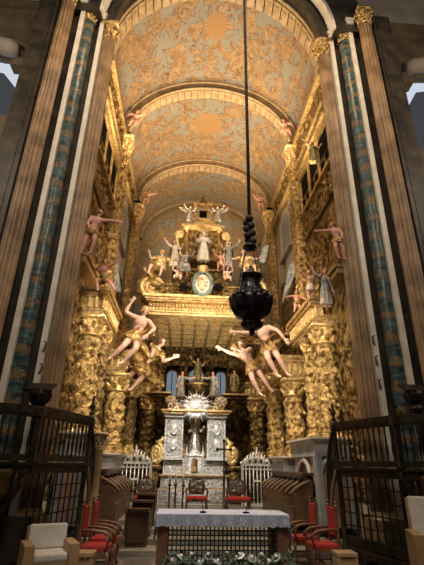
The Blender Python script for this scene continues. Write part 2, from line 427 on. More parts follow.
# retable wall behind the baldachin: dark gilded panelling with two glazed arches
# ================================================================= PIERS AND PULPITS
def fluted(r, n=20, d=.07):
    return lambda a, z: 1 - d * (0.5 + .5 * cos(n * a)) ** 2
def capital_mb(b, c, r, h):
    """leafy capital: bell, two rows of leaves, corner volutes, abacus"""
    x, y, z = c
    b.lathe([(r * .98, 0), (r * 1.12, h * .04), (r * 1.12, h * .09), (r * .95, h * .12), (r * 1.0, h * .4), (r * 1.25, h * .8), (r * 1.2, h * .84)], c, 20)
    for row in range(2):
        for k in range(8):
            a = 2 * pi * (k + .5 * row) / 8; d = V((cos(a), sin(a), 0)); z0 = z + h * (.12 + .28 * row)
            b.tube([V((x, y, z0)) + d * r * .95, V((x, y, z0 + h * .2)) + d * r * 1.12, V((x, y, z0 + h * .33)) + d * r * 1.36, V((x, y, z0 + h * .28)) + d * r * 1.5], [r * .24, r * .26, r * .17, r * .06], 6, flat=.45)
    for k in range(4):
        a = pi / 4 + k * pi / 2; d = V((cos(a), sin(a), 0))
        b.ball(V((x, y, z + h * .74)) + d * r * 1.38, (r * .24, r * .24, r * .24), 8, 6)
    b.box((x, y, z + h * .92), (r * 2.9, r * 2.9, h * .15))
    return b
def pier(s, label):
    def X(pl, pr, Y): return s * ((abs(at(pl, 200, Y).x) + abs(at(pr, 200, Y).x)) / 2 + .06)
    Yb, Y1, Yp, Y2, Ya = 10.72, 10.5, 10.4, 10.15, 9.95
    xb, x1, xp, x2, xa = X(84, 339.5, Yb), X(74, 354.5, Y1), X(57, 369, Yp), X(46.5, 379.5, Y2), X(29, 401, Ya)
    T = thing('clustered_pier', label, 'pier', (s * 4.9, 10.6, 0))
    b = MB()
    b.box((s * 4.9, 11.15, 8.9), (1.5, .8, 17.8)); b.box((x1 + s * .28, 10.95, 8.9), (.95, .5, 17.8)); b.box((x2 + s * .28, 10.75, 8.9), (.8, .8, 17.8)); b.box((xa + s * .6, 10.6, 8.9), (.9, 1.2, 17.8))
    for k in range(4): b.box((xa + s * (.38 + .19 * k), 9.98 + .06 * k, 8.9), (.09, .12, 17.8))
    b.box((s * 4.95, 10.7, .45), (2.2, 1.7, .9))
    b.build('core', 'pier_marble', T)
    for (x, y, r, nm, dz) in ((xb, Yb, .235, 'fluted_column', 0), (xa, Ya, .25, 'fluted_column', .8)):
        b = MB(); b.lathe([(r * 1.02, .95), (r, 2), (r * .97, 12), (r * .90, 16.25 + dz)], (x, y, 0), 96, fluted(r, 11, .30)); c = b.build(nm, 'fluted_stone', T, True)
        b = MB(); capital_mb(b, (x, y, 16.25 + dz), r * .9, .72); b.build('capital', 'gold', c, True)
        b = MB(); b.box((x, y, .45), (r * 2.9, r * 2.9, .9)); b.lathe([(r * 1.4, 0), (r * 1.45, .05), (r * 1.2, .12), (r * 1.05, .2)], (x, y, .85), 20); b.build('base', 'fluted_stone', c)
    for (x, y, dz) in ((x1, Y1, .1), (x2, Y2, .45)):
        b = MB(); b.box((x, y + .14, 8.6 + dz / 2), (.15, .28, 16.6 + dz)); b.box((x - s * .05, y + .02, 8.6 + dz / 2), (.045, .08, 16.6 + dz)); c = b.build('marble_strip', 'white_marble', T)
        b = MB(); b.box((x, y + .1, 16.95 + dz), (.26, .4, .12)); b.box((x, y + .1, 17.1 + dz), (.34, .48, .12)); b.build('cap', 'white_marble', c)
    r = .2; b = MB()
    b.lathe([(r, .9 + .25 * k) for k in range(64)], (xp, Yp, 0), 24, lambda a, z: 1 + .05 * sin(a * 2 - z * 6)); c = b.build('painted_shaft', 'painted_shaft', T, True)
    b = MB(); capital_mb(b, (xp, Yp, 16.65), r, .6); b.build('capital', 'gold', c, True)
    # small iron lamp bracket on the pale strip
    z = at(62, 352, Y1).z if s < 0 else at(379, 345, Y1).z
    for dz in (0, -.55, -1.15): MB().tube([V((x1, Y1 + .02, z + dz)), V((x1 - s * .10, Y1 - .1, z + dz + .05)), V((x1 - s * .12, Y1 - .16, z + dz + .18)), V((x1 - s * .05, Y1 - .12, z + dz + .22))], .022, 6).build('iron_bracket', 'bronze_plaque', T)
    return T
pier(-1, 'left clustered pier with fluted brown columns and a blue painted shaft')
pier(1, 'right clustered pier with fluted brown columns and a blue painted shaft')

def pulpit(s, label):
    T = thing('pulpit', label, 'pulpit', (s * 4.0, 9.8, 0))
    off = .22 if s > 0 else 0
    def Q(x, y, z): return V((s * x + off, y, z))
    plan = [(5.9, 8.95), (4.55, 8.85), (3.72, 9.3), (3.08, 11.4)]
    zt, zl, zb = 2.98, 2.06, 1.84
    edges = list(zip(plan, plan[1:]))
    b = MB()
    for (p, q) in edges:
        b.bar(Q(*p, zt), Q(*q, zt), .10, .17); b.bar(Q(*p, zt - .09), Q(*q, zt - .09), .07, .11)
    for p in plan[1:]: b.box(Q(*p, zt - .04), (.2, .2, .19), None, 1, .02)
    b.build('top_rail', 'bronze', T)
    b = MB()
    for (p, q) in edges:
        b.bar(Q(*p, zl), Q(*q, zl), .07, .12); b.bar(Q(*p, zb), Q(*q, zb), .08, .15); b.bar(Q(*p, (zl + zb) / 2), Q(*q, (zl + zb) / 2), .2, .05)
    b.build('frieze_band', 'bronze', T)
    prof = [(.024, 0), (.03, .03), (.018, .06), (.03, .2), (.036, .3), (.02, .42), (.028, .46), (.018, .5), (.026, .7), (.016, .8), (.03, .84), (.022, .88)]
    for ei, (p, q) in enumerate(edges):
        L = (V(q) - V(p)).length; n = max(3, int(L / (.125 if ei < 2 else .17)))
        for k in range(1, n):
            t = k / n; c = Q(p[0] + (q[0] - p[0]) * t, p[1] + (q[1] - p[1]) * t, zl + .03)
            MB().lathe(prof, c, 8).build('baluster', 'bronze', T, True)
        m = max(1, int(L / .65))
        for k in range(m):
            t = (k + .5) / m; d = (V(q) - V(p)).normalized(); nrm = V((-d.y, d.x)) ; nrm = nrm if nrm.y < 0 else -nrm
            c = V((p[0] + (q[0] - p[0]) * t, p[1] + (q[1] - p[1]) * t)) + nrm * .03
            a, e = c - V((d.x, d.y)) * .16, c + V((d.x, d.y)) * .16
            MB().bar(Q(*a, (zl + zb) / 2), Q(*e, (zl + zb) / 2), .13, .03).build('plaque', 'bronze_plaque', T)
    # corner posts, the outer one running down to the steps with a turned finial
    for i in (1, 2):
        p = plan[i]; MB().box(Q(*p, (zt + zb) / 2), (.11, .11, zt - zb)).build('corner_post', 'bronze', T)
    p = plan[3]; b = MB(); b.lathe([(.10, 0), (.10, .25), (.06, .3), (.055, 1.6), (.075, 1.7), (.075, 1.9), (.05, 2.0), (.05, 2.95), (.08, 3.0), (.08, 3.1)], Q(*p, 0), 12); post = b.build('newel_post', 'bronze', T, True)
    b = MB(); b.lathe([(.05, 0), (.075, .05), (.03, .1), (.07, .2), (.075, .25), (.025, .33), (.04, .38), (.012, .48), (.004, .55)], Q(*p, 3.1), 12); b.build('finial', 'bronze', post, True)
    # floor and the bulging bowl under the balcony, on a carved stem
    b = MB(); b.prism([(s * x + off, y) for x, y in [(5.9, 9.9), (5.9, 8.97), (4.55, 8.87), (3.74, 9.32), (3.14, 11.35), (3.36, 11.38), (3.6, 10.2)]], 1.86, 1.95, lambda x, y, z: V((x, z, y)))
    b.build('platform', 'bronze', T)
    b = MB(); b.lathe([(.16, .98), (.2, 1.05), (.14, 1.1), (.3, 1.18), (.52, 1.32), (.62, 1.5), (.6, 1.66), (.68, 1.78), (.66, 1.85)], Q(4.55, 9.5, 0), 28, lambda a, z: 1 + .05 * cos(10 * a))
    b.build('bowl', 'bronze_plaque', T, True)
    b = MB(); b.lathe([(.44, 0), (.44, .2), (.3, .3), (.22, .5), (.26, .62), (.16, .75), (.2, .9), (.16, 1.0)], Q(4.55, 9.5, 0), 20, lambda a, z: 1 + .06 * cos(8 * a)); b.build('stem', 'bronze', T, True)
    for k in range(5):
        a = -pi * (.15 + .18 * k); d = V((cos(a), sin(a), 0)); c = Q(4.55, 9.5, 0)
        MB().tube([c + d * .2 + V((0, 0, .8)), c + d * .42 + V((0, 0, 1.0)), c + d * .66 + V((0, 0, 1.35)), c + d * .7 + V((0, 0, 1.75)), c + d * .6 + V((0, 0, 1.82))], [.04, .055, .06, .05, .03], 8).build('scroll_bracket', 'bronze', T, True)
    # iron grille closing the stair, below the long side
    p, q = V((3.68, 9.42)), V((3.11, 11.32)); b = MB()
    for k in range(10):
        c = p.lerp(q, k / 9); b.bar(Q(*c, .42), Q(*c, zb), .03, .03)
    for z in (.45, .72, .99, 1.26, 1.53, 1.78): b.bar(Q(*p, z), Q(*q, z), .035, .025)
    b.build('stair_grille', 'bronze', T)
    b = MB(); b.bar(Q(*p, .2), Q(*q, .2), .40, .12); b.bar(Q(*p, .40), Q(*q, .40), .06, .2); b.build('plinth', 'bronze', T)
    b = MB(); b.bar(Q(*(p.lerp(q, .12)), .2) + V((-s * .06, -.02, 0)), Q(*(p.lerp(q, .88)), .2) + V((-s * .06, -.02, 0)), .24, .03); b.build('plinth_panel', 'bronze_plaque', T)
    # curved stair behind, its sloping string and handrail with balusters
    S = [Q(3.08 - .08 * sin(t * pi), 11.45 + .85 * t, zt - .1 - 1.9 * t ** 1.3) for t in [k / 10 for k in range(11)]]
    MB().tube(S, .05, 8).build('stair_handrail', 'bronze', T, True)
    S2 = [v - V((0, 0, .95)) for v in S]; S2 = [V((v.x, v.y, max(v.z, .55))) for v in S2]
    b = MB(); b.tube(S2, .05, 8); b.build('stair_string', 'oak_dark', T, True)
    for k in range(1, 10): MB().bar(S2[k], S[k], .03).build('stair_baluster', 'bronze', T)
    # carved bookrest standing up behind the rail
    c = at(38 if s < 0 else 417, 402, 9.5); b = MB()
    b.lathe([(.10, -.3), (.16, -.2), (.12, -.12), (.2, -.02), (.24, .12), (.2, .2)], (c.x, 9.55, c.z + .05), 14, lambda a, z: 1 + .12 * cos(5 * a))
    b.box((c.x, 9.55, c.z + .32), (.56, .40, .05), Matrix.Rotation(.5, 3, 'X')); b.build('bookrest', 'bronze', T)
    b = MB(); b.lathe([(.05, 1.9), (.04, 2.3), (.06, 2.5), (.04, c.z)], (c.x, 9.55, 0), 10); b.build('bookrest_stem', 'bronze', T)
    return T
two_tone('oak_dark', (.13, .085, .045), (.20, .14, .08), 3, .5)
pulpit(-1, 'dark bronze pulpit with baluster railing around the foot of the left pier')
pulpit(1, 'dark bronze pulpit with baluster railing around the foot of the right pier')
# ================================================================= GILDED SIDE WALLS, COLUMNS, GALLERIES, BALDACHIN
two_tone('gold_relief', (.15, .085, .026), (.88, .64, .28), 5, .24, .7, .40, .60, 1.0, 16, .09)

def relief_panel(parent, name, fn, nu, nv, amp, sc, m='gold_relief', nrm=V((0, -1, 0))):
    b = MB()
    def g(u, v):
        p = fn(u, v); e = min(1, 8 * min(u, 1 - u, v, 1 - v) + .2); return p + nrm * amp * e * foliage(p, sc)
    b.grid(g, nu, nv); bmesh.ops.solidify(b.bm, geom=b.bm.faces[:], thickness=-.06 if nrm.x >= 0 else .06)
    return b.build(name, m, parent, True)

for s, side in ((-1, 'left'), (1, 'right')):
    T = thing('gilded_wall_panelling', 'dense gilded carving covering the %s wall between and behind the tall columns' % side, 'panelling', (s * 4.1, 16, 0))
    relief_panel(T, 'carved_panel', lambda u, v: V((s * 4.06, 11.1 + 4.85 * u, 1.2 + 5.9 * v)), 110, 130, .20, 2.6, nrm=V((-s, 0, 0)))
    relief_panel(T, 'carved_panel', lambda u, v: V((s * 4.06, 16.0 + 8.8 * u, .8 + 6.6 * v)), 150, 110, .20, 2.2, nrm=V((-s, 0, 0)))
    relief_panel(T, 'carved_panel', lambda u, v: V((s * 4.02, 11.2 + 8.2 * u, 7.6 + 2.7 * v)), 150, 50, .2, 2.4, nrm=V((-s, 0, 0)))
    b = MB(); b.box((s * 3.93, 15.2, 7.45), (.34, 8.2, .16)); b.box((s * 3.90, 15.2, 7.62), (.42, 8.2, .1)); b.build('cornice', 'gilt_frieze', T)

# back screen behind the baldachin, with three glazed arches
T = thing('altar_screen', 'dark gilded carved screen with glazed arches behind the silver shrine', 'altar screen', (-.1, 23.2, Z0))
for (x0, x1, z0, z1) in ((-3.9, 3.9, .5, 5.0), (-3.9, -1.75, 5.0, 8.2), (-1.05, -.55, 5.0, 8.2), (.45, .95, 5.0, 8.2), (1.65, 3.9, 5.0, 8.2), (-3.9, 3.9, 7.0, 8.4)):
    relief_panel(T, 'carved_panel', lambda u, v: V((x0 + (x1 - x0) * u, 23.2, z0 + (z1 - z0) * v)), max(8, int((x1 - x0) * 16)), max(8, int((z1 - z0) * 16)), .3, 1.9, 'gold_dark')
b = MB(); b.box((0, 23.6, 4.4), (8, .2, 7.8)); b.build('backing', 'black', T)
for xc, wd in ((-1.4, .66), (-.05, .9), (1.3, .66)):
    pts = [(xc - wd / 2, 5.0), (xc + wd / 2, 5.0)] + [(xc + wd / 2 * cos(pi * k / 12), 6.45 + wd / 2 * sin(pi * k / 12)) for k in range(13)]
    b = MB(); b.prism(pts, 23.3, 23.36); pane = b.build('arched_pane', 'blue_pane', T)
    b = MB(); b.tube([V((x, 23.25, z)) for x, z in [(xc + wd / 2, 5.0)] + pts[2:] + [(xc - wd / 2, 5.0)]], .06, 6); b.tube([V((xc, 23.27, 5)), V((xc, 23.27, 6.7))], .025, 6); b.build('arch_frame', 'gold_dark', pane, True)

# twisted and straight gilded columns
def col_mesh(r, h, twist, seed):
    b = MB(); o = V((seed * 7.3, seed * 3.1, seed))
    def g(u, v):
        a = 2 * pi * u; z = h * v; ph = twist * 2 * pi * v
        ed = min(1, 12 * min(v, 1 - v)); off = V((cos(ph), sin(ph), 0)) * r * .06 * ed if twist else V()
        d = V((cos(a), sin(a), 0)); rr = r * (.84 + .05 * ed * (cos(2 * (a - ph)) if twist else .4))
        return off + d * (rr + r * .46 * ed * foliage(d * r * 1.25 + V((0, 0, z * .72)) + o, 4.3)) + V((0, 0, z))
    b.grid(g, 64, int(h / .028), True); return b
def gilt_column(px, py, Y, zb, zt, r, label, twist=3.0, m='gold', seed=1):
    r *= .86
    p = at(px, py, Y); T = thing('gilded_column', label, 'column', (p.x, Y, zb), 'gilded columns along the side walls')
    x, y = p.x, Y; h = zt - zb
    b = MB(); b.box((x, y, zb + .06), (r * 2.6, r * 2.6, .12)); b.lathe([(r * 1.25, .12), (r * 1.3, .18), (r * 1.05, .24), (r * 1.15, .3), (r * .95, .36)], (x, y, zb), 20); b.build('base', 'gold', T)
    c = col_mesh(r, h - .36 - r * 1.7, twist, seed).build('shaft', m, None, True); c.parent = T; c.location = (0, 0, .36)
    b = MB(); capital_mb(b, (x, y, zt - r * 1.7), r * .92, r * 1.7); b.build('capital', 'gold_bright', T, True)
    return T
lw = [(84, 380, 12.9, 2.75, 6.2, .42, 3, 'gold', 'stout gilded column nearest the left pier under a deep gilt entablature'),
      (98, 385, 14.5, 2.75, 6.2, .27, 0, 'gold_dark', 'slim dark gilded column second from the left pier'),
      (114, 410, 16.4, 2.3, 5.1, .44, 3, 'gold', 'gilded twisted column on the left, below the feet of the large angel'),
      (129, 415, 18.2, 2.3, 5.0, .34, 0, 'gold_dark', 'slim gilded column on the left, fourth from the left pier'),
      (147, 425, 20.6, 2.2, 4.9, .42, 3, 'gold_dark', 'dark gilded column left of the silver shrine')]
rw = [(327, 380, 12.9, 2.75, 6.2, .42, 3, 'gold', 'stout gilded column nearest the right pier on a grey marble pedestal'),
      (313, 385, 14.5, 2.75, 6.2, .32, 0, 'gold', 'slim gilded column second from the right pier on the marble pedestal'),
      (294, 410, 16.4, 2.3, 5.1, .44, 3, 'gold', 'gilded twisted column third from the right pier'),
      (275, 415, 18.2, 2.3, 5.0, .42, 3, 'gold', 'gilded column fourth from the right pier, left of the twisted one'),
      (257, 425, 20.4, 2.2, 4.9, .42, 3, 'gold_dark', 'dark gilded column right of the silver shrine')]
for i, c in enumerate(lw + rw): gilt_column(*c[:6], c[8], c[6], c[7], i + 1)

def entablature(s, name, label, xi, Y0, Y1, z0, z1, xo=4.02, stat=True):
    """stepped cornice block reaching back along the wall"""
    T = thing(name, label, 'entablature', (s * (xi + xo) / 2, (Y0 + Y1) / 2, z0)); h = z1 - z0; b = MB()
    xm = lambda e: (s * (xi - e + xo) / 2, xo - xi + e)
    def lay(e, za, zb, bb):
        c, w_ = xm(e); bb.box((c, (Y0 - e + Y1) / 2, (za + zb) / 2), (w_, Y1 - Y0 + e, zb - za))
    lay(.02, z0, z0 + h * .14, b); lay(.07, z0 + h * .14, z0 + h * .2, b); lay(0, z0 + h * .2, z0 + h * .66, b)
    b.build('architrave', 'gilt_frieze', T)
    b = MB(); lay(.06, z0 + h * .66, z0 + h * .74, b); lay(.13, z0 + h * .74, z0 + h * .86, b); lay(.2, z0 + h * .86, z1, b); b.build('cornice', 'gold_plain', T)
    def corbels():
        n = max(3, int((xo - xi) / .2))
        for k in range(n + 1):
            x = xi + (xo - xi) * k / n; yield V((s * x, Y0 - .05, z0 + h * .43)), (.07, .12, h * .4)
        n = int((Y1 - Y0) / .2)
        for k in range(1, n):
            y = Y0 + (Y1 - Y0) * k / n; yield V((s * (xi - .05), y, z0 + h * .43)), (.12, .07, h * .4)
    for c, sz in corbels(): MB().box(c, sz, None, 1.15, .015).build('frieze_corbel', 'gold_bright', T)
    return T
entablature(-1, 'gilded_entablature', 'deep gilt entablature over the stout column beside the left pier', 3.38, 12.5, 15.2, 6.22, 7.1)
entablature(1, 'gilded_entablature', 'deep gilt entablature over the stout column beside the right pier', 3.42, 12.5, 15.6, 6.22, 7.1)
entablature(-1, 'gilded_entablature', 'gilt entablature block behind the legs of the large left angel', 3.05, 16.1, 18.6, 5.12, 6.0)
entablature(1, 'gilded_entablature', 'gilt entablature block right of the legs of the large right angel', 3.2, 16.1, 18.6, 5.12, 6.0)
entablature(-1, 'gilded_entablature', 'dark gilt entablature at the left beside the silver shrine', 2.3, 20.2, 22.6, 4.92, 5.6)
entablature(1, 'gilded_entablature', 'dark gilt entablature at the right beside the silver shrine', 2.4, 20.0, 22.6, 4.92, 5.6)

# marble pedestals under the columns
def pedestal(s, label, xi, Y0, Y1, zt, xo=4.02, die='grey_marble', low='pink_marble', cor='white_marble'):
    T = thing('marble_pedestal', label, 'pedestal', (s * (xi + xo) / 2, (Y0 + Y1) / 2, Z0)); yc = (Y0 + Y1) / 2
    def lay(e, za, zb, bb): bb.box((s * (xi - e + xo) / 2, (Y0 - e + Y1) / 2, (za + zb) / 2), (xo - xi + e, Y1 - Y0 + e, zb - za))
    b = MB(); lay(.02, zt - .16, zt - .1, b); lay(.10, zt - .1, zt - .05, b); lay(.16, zt - .05, zt, b); b.build('cornice', cor, T)
    b = MB(); lay(0, zt - .5, zt - .16, b); b.build('die', die, T)
    b = MB(); lay(-.12, Z0, zt - .5, b); b.build('lower_wall', low, T)
    b = MB(); 
    for x, y in ((xi + .1, Y0 + .05), (xo - .1, Y0 + .05)): b.box((s * x, y, (Z0 + zt - .5) / 2), (.16, .14, zt - .5 - Z0))
    c = (xi + xo) / 2; r = (xo - xi) / 2 - .18; n = 10
    b.tube([V((s * (c + r * cos(pi * k / n)), Y0 + .04, zt - .55 - r * .9 + r * .9 * sin(pi * k / n))) for k in range(n + 1)], .07, 6)
    b.build('arch_frame', die, T)
    c = (Y0 + Y1) / 2; r = min(.6, (Y1 - Y0) / 2 - .2); b = MB()
    b.tube([V((s * (xi + .04), c + r * cos(pi * k / n), zt - .6 - r * .8 + r * .8 * sin(pi * k / n))) for k in range(n + 1)], .07, 6); b.bar(V((s * (xi + .06), Y0 + .1, Z0)), V((s * (xi + .06), Y0 + .1, zt - .5)), .14); b.build('side_arch', die, T)
pedestal(-1, 'grey marble pedestal beneath the stout left column, seen through the pulpit railing', 3.3, 12.3, 15.0, 2.75)
pedestal(1, 'grey marble pedestal with pale cornice beneath the stout right column', 3.0, 12.3, 15.0, 2.75)
pedestal(-1, 'small grey marble pedestal left of the left silver gate', 3.0, 15.8, 18.7, 2.3)
pedestal(1, 'grey marble pedestal with arch behind the right choir stalls', 2.9, 15.8, 18.7, 2.3)
pedestal(-1, 'marble pedestal behind the left silver gate, coloured dark for shade', 2.3, 20.1, 22.8, 2.2, 4.02, 'pier_marble', 'pier_marble', 'dark_stone')  # dark materials here put the shade behind the gates into the colour
pedestal(1, 'marble pedestal behind the right silver gate, coloured dark for shade', 2.4, 20.0, 22.8, 2.2, 4.02, 'pier_marble', 'pier_marble', 'dark_stone')

# wall pilasters carrying the transverse arches
def pilaster(s, Y, z0, z1, wd, label):
    T = thing('gilded_pilaster', label, 'pilaster', (s * 3.9, Y, z0))
    b = MB()
    def g(u, v):
        k = u * 3; f = min(2, int(k)); t = k - f
        c = [V((4.06, -wd / 2)), V((3.72, -wd / 2)), V((3.72, wd / 2)), V((4.06, wd / 2))]
        q = c[f].lerp(c[f + 1], t); n = [V((0, -1)), V((-1, 0)), V((0, 1))][f]; z = z0 + (z1 - .8 - z0) * v
        bead = .5 + .5 * cos(z * 2 * pi / .27); q = q + n * .09 * (abs(sin(t * 3 * pi)) * bead)
        return V((s * q.x, Y + q.y, z))
    b.grid(g, 36, 200); b.build('shaft', 'gold', T, True)
    b = MB(); capital_mb(b, (s * 3.9, Y, z1 - .85), wd * .42, .85); b.build('capital', 'gold_bright', T, True)
    b = MB(); b.box((s * 3.85, Y, z0 - .1), (.5, wd * 1.3, .22)); b.build('base', 'gold_plain', T)
pilaster(-1, 20.45, 8.0, 15.5, .75, 'gilded pilaster on the left wall behind the tall mirror')
pilaster(1, 20.45, 8.0, 15.5, .75, 'gilded pilaster on the right wall behind the hanging lamp')
pilaster(-1, 15.1, 8.2, 15.6, .7, 'gilded pilaster between left gallery windows and grey painted wall')
pilaster(1, 15.1, 8.2, 15.6, .7, 'long gilded pilaster at the inner end of the right gallery windows')

# side galleries with dark glazed openings in gilt frames
def gallery(s, label, z0, z1, Y0, Y1):
    T = thing('gallery', label, 'gallery', (s * 3.95, (Y0 + Y1) / 2, z0 - .2)); xi = 3.78; n = 3; yc = (Y0 + Y1) / 2; L = Y1 - Y0
    b = MB(); b.box((s * 3.97, yc, z1 + .14), (.16, L, .3)); b.box((s * 3.93, yc, z1 + .34), (.26, L + .1, .12)); b.build('cornice', 'gilt_frieze', T)
    b = MB(); b.box((s * 3.97, yc, z0 - .1), (.16, L, .18)); b.box((s * 3.94, yc, z0 - .22), (.24, L, .08)); b.build('sill', 'gold_plain', T)
    relief_panel(T, 'apron', lambda u, v: V((s * 3.98, Y0 + L * u, z0 - 1.35 + 1.05 * v)), 110, 24, .22, 2.4, nrm=V((-s, 0, 0)))
    for k in range(n + 1):
        b = MB(); y = Y0 + L * k / n; b.box((s * 3.99, y, (z0 + z1) / 2), (.09, .16, z1 - z0)); b.box((s * 3.94, y, (z0 + z1) / 2), (.05, .09, z1 - z0 - .1)); b.build('mullion', 'gold_plain', T)
    for k in range(n):
        y = Y0 + L * (k + .5) / n; w_ = L / n - .16
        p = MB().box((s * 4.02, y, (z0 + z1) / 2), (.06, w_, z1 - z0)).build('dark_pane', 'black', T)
        b = MB(); b.bar((s * 3.97, y - w_ / 2, z0 + .55), (s * 3.97, y + w_ / 2, z0 + .55), .04); b.bar((s * 3.97, y, z0), (s * 3.97, y, z0 + .55), .05); b.build('lattice', 'gold_dark', p)
gallery(-1, 'gilt framed gallery with dark openings high on the left wall', 11.75, 13.35, 11.0, 14.6)
gallery(1, 'gilt framed gallery with dark openings high on the right wall', 11.75, 13.35, 11.0, 14.6)
for s in (-1, 1):
    T = thing('gilded_arcade', 'gilt carved frieze running above the %s gallery windows' % ('left' if s < 0 else 'right'), 'frieze', (s * 4, 13, 14.0))
    relief_panel(T, 'carved_frieze', lambda u, v: V((s * 4.02, 11.0 + 8.9 * u, 14.3 + 1.3 * v)), 150, 26, .28, 2.2, nrm=V((-s, 0, 0)))
    b = MB(); b.box((s * 3.95, 15.4, 15.62), (.3, 8.9, .14)); b.box((s * 3.95, 15.4, 14.2), (.3, 8.9, .12)); b.build('moulding', 'gilt_frieze', T)
    # grey painted niche on the wall between the pilasters
    T = thing('painted_niche', 'grey arched niche painted on the %s wall between two gilded pilasters' % ('left' if s < 0 else 'right'), 'niche', (s * 4.08, 17.8, 9.6))
    pts = [(16.9, 11.6), (18.7, 11.6)] + [(17.8 + .9 * cos(pi * k / 14), 13.0 + .9 * sin(pi * k / 14)) for k in range(15)]
    b = MB(); b.prism(pts, 4.04, 4.09, lambda y, x, z: V((s * x, y, z))); b.build('recess', 'grey_marble', T)
    b = MB(); b.tube([V((s * 4.03, y, z)) for y, z in [(18.7, 11.6)] + pts[2:] + [(16.9, 11.6)]], .08, 6); b.box((s * 4.0, 17.8, 11.5), (.2, 2.2, .14)); b.build('niche_frame', 'pale_stone', T)

# ---------------------------------------------------------------- baldachin
T = thing('baldachin', 'great gilded canopy with coffered underside over the silver shrine', 'canopy', (0, 19.5, 7.75))
x0, x1, y0, y1, zb, zt = -2.42, 2.42, 17.0, 22.9, 7.78, 8.7
b = MB()
b.box((0, y0 + .2, 8.15), (x1 - x0, .4, .62))
for s in (-1, 1): b.box((s * 2.25, (y0 + y1) / 2 + .2, 8.15), (.34, y1 - y0 - .4, .62))
b.build('frieze', 'gilt_frieze', T)
b = MB()
for z, e, h in ((7.83, .04, .10), (7.93, .08, .06), (8.44, .07, .07), (8.52, .14, .09), (8.62, .22, .11)):
    b.box((0, y0 + .1 - e / 2, z), (x1 - x0 + 2 * e, .5 + e, h))
    for s in (-1, 1): b.box((s * (2.25 + e / 2), (y0 + y1) / 2 + .2, z), (.34 + e, y1 - y0 - .3, h))
b.build('cornice', 'gold_plain', T)
for k in range(34):
    x = x0 + .08 + (x1 - x0 - .16) * k / 33
    b = MB(); b.ball((x, y0 - .02, 8.3), (.055, .05, .075), 8, 6); b.ball((x, y0 - .01, 8.1), (.06, .04, .09), 8, 6); b.tube([V((x - .05, y0 - .01, 8.2)), V((x, y0 - .04, 8.24)), V((x + .05, y0 - .01, 8.2))], .02, 5); b.build('frieze_leaf', 'gold_bright', T, True)
b = MB(); b.box((0, 19.9, 8.5), (4.4, 5.8, .1)); b.build('ceiling_boards', 'gold_dark', T)
nx, ny = 7, 7; cw, cl = 4.24 / nx, 5.5 / ny
b = MB()
for i in range(nx + 1): b.box((-2.12 + i * cw, 20.1, 7.98), (.13, 5.5, .34))
for j in range(ny + 1): b.box((0, 17.4 + j * cl, 7.98), (4.24, .13, .34))
b.build('coffer_beams', 'gilt_frieze', T)
proto = None
for i in range(nx):
    for j in range(ny):
        c = V((-2.12 + (i + .5) * cw, 17.4 + (j + .5) * cl, 8.12))
        if proto is None:
            b = MB(); b.box((0, 0, 0.03), (cw - .16, cl - .16, .05)); b.lathe([(.02, -.16), (.07, -.14), (.16, -.06), (.2, 0)], (0, 0, 0), 16, lambda a, z: 1 + .25 * cos(6 * a)); 
            for q in range(4): b.box(((cw / 2 - .13) * (q % 2 * 2 - 1), (cl / 2 - .13) * (q // 2 * 2 - 1), -.03), (.1, .1, .1), None, 1, .02)
            proto = b.build('coffer', 'gold', None, True); o = proto
        else: o = proto.copy(); COL.objects.link(o)
        o.parent = T; o.location = c - world_loc(T)
# carved rear wall and hanging pendants under the canopy
relief_panel(T, 'rear_panel', lambda u, v: V((-2.3 + 4.6 * u, 22.8, 6.9 + 1.3 * v)), 80, 26, .2, 2.4, 'gold_dark')

# crowning superstructure
T2 = thing('crowning_tabernacle', 'tiered gilded tabernacle with spire standing on top of the great canopy', 'tabernacle', (-.1, 18.0, 8.7))
b = MB(); b.box((-.1, 18.2, 9.0), (4.3, 1.9, .6)); b.box((-.1, 18.2, 9.33), (4.5, 2.1, .1)); b.build('lower_tier', 'gold_dark', T2)
relief_panel(T2, 'carved_front', lambda u, v: V((-2.2 + 4.2 * u, 17.22, 8.72 + .62 * v)), 90, 16, .12, 3.6, 'gold')
b = MB(); b.box((-.1, 18.3, 9.8), (2.6, 1.6, .9)); b.box((-.1, 18.3, 10.25), (2.8, 1.8, .1)); b.build('middle_tier', 'gold_dark', T2)
relief_panel(T2, 'carved_front', lambda u, v: V((-1.4 + 2.6 * u, 17.48, 9.4 + .8 * v)), 60, 20, .12, 3.6, 'gold')
za, zc = at(203, 262, 17.9).z, at(203, 231, 17.9).z
def bulge(z): return 1 + .12 * sin(pi * (z - za) / (zc - za) * 1.0)
b = MB(); b.lathe([(1.0, za), (1.12, za + .12), (.98, za + .25), (1.02, za + .5), (1.22, za + .95), (1.12, zc - .25), (1.2, zc - .12), (1.3, zc)], (-.12, 18.5, 0), 8); b.build('tabernacle_body', 'gold_plain', T2)
relief_panel(T2, 'carved_front', lambda u, v: V((-.85 + 1.46 * u, 17.5 - .1 * sin(pi * v), za + .2 + (zc - za - .4) * v)), 50, 40, .12, 3.2, 'gold')
for s in (-1, 1):
    b = MB(); pts = []
    for k in range(22):
        t = k / 21; a = t * 2.2 * 2 * pi; r = .17 * (1 - t) + .03; pts.append(V((-.12 + s * (1.12 + r * cos(a) * .9), 17.75, zc - .38 + r * sin(a))))
    b.tube([V((-.12 + s * .95, 17.75, za + .1)), V((-.12 + s * 1.15, 17.75, za + .5))] + pts, .1, 8); b.build('side_scroll', 'gold_bright', T2, True)
zd = at(203, 222, 18).z
b = MB(); b.box((-.12, 18.4, zc + .09), (2.1, 1.7, .14)); b.box((-.12, 18.4, zc + .22), (1.7, 1.4, .16)); b.box((-.12, 18.4, (zc + .3 + zd) / 2), (1.15, 1.0, zd - zc - .3)); b.build('upper_cornice', 'gilt_frieze', T2)
ze, zf = at(203, 208, 18.2).z, at(203, 193, 18.2).z
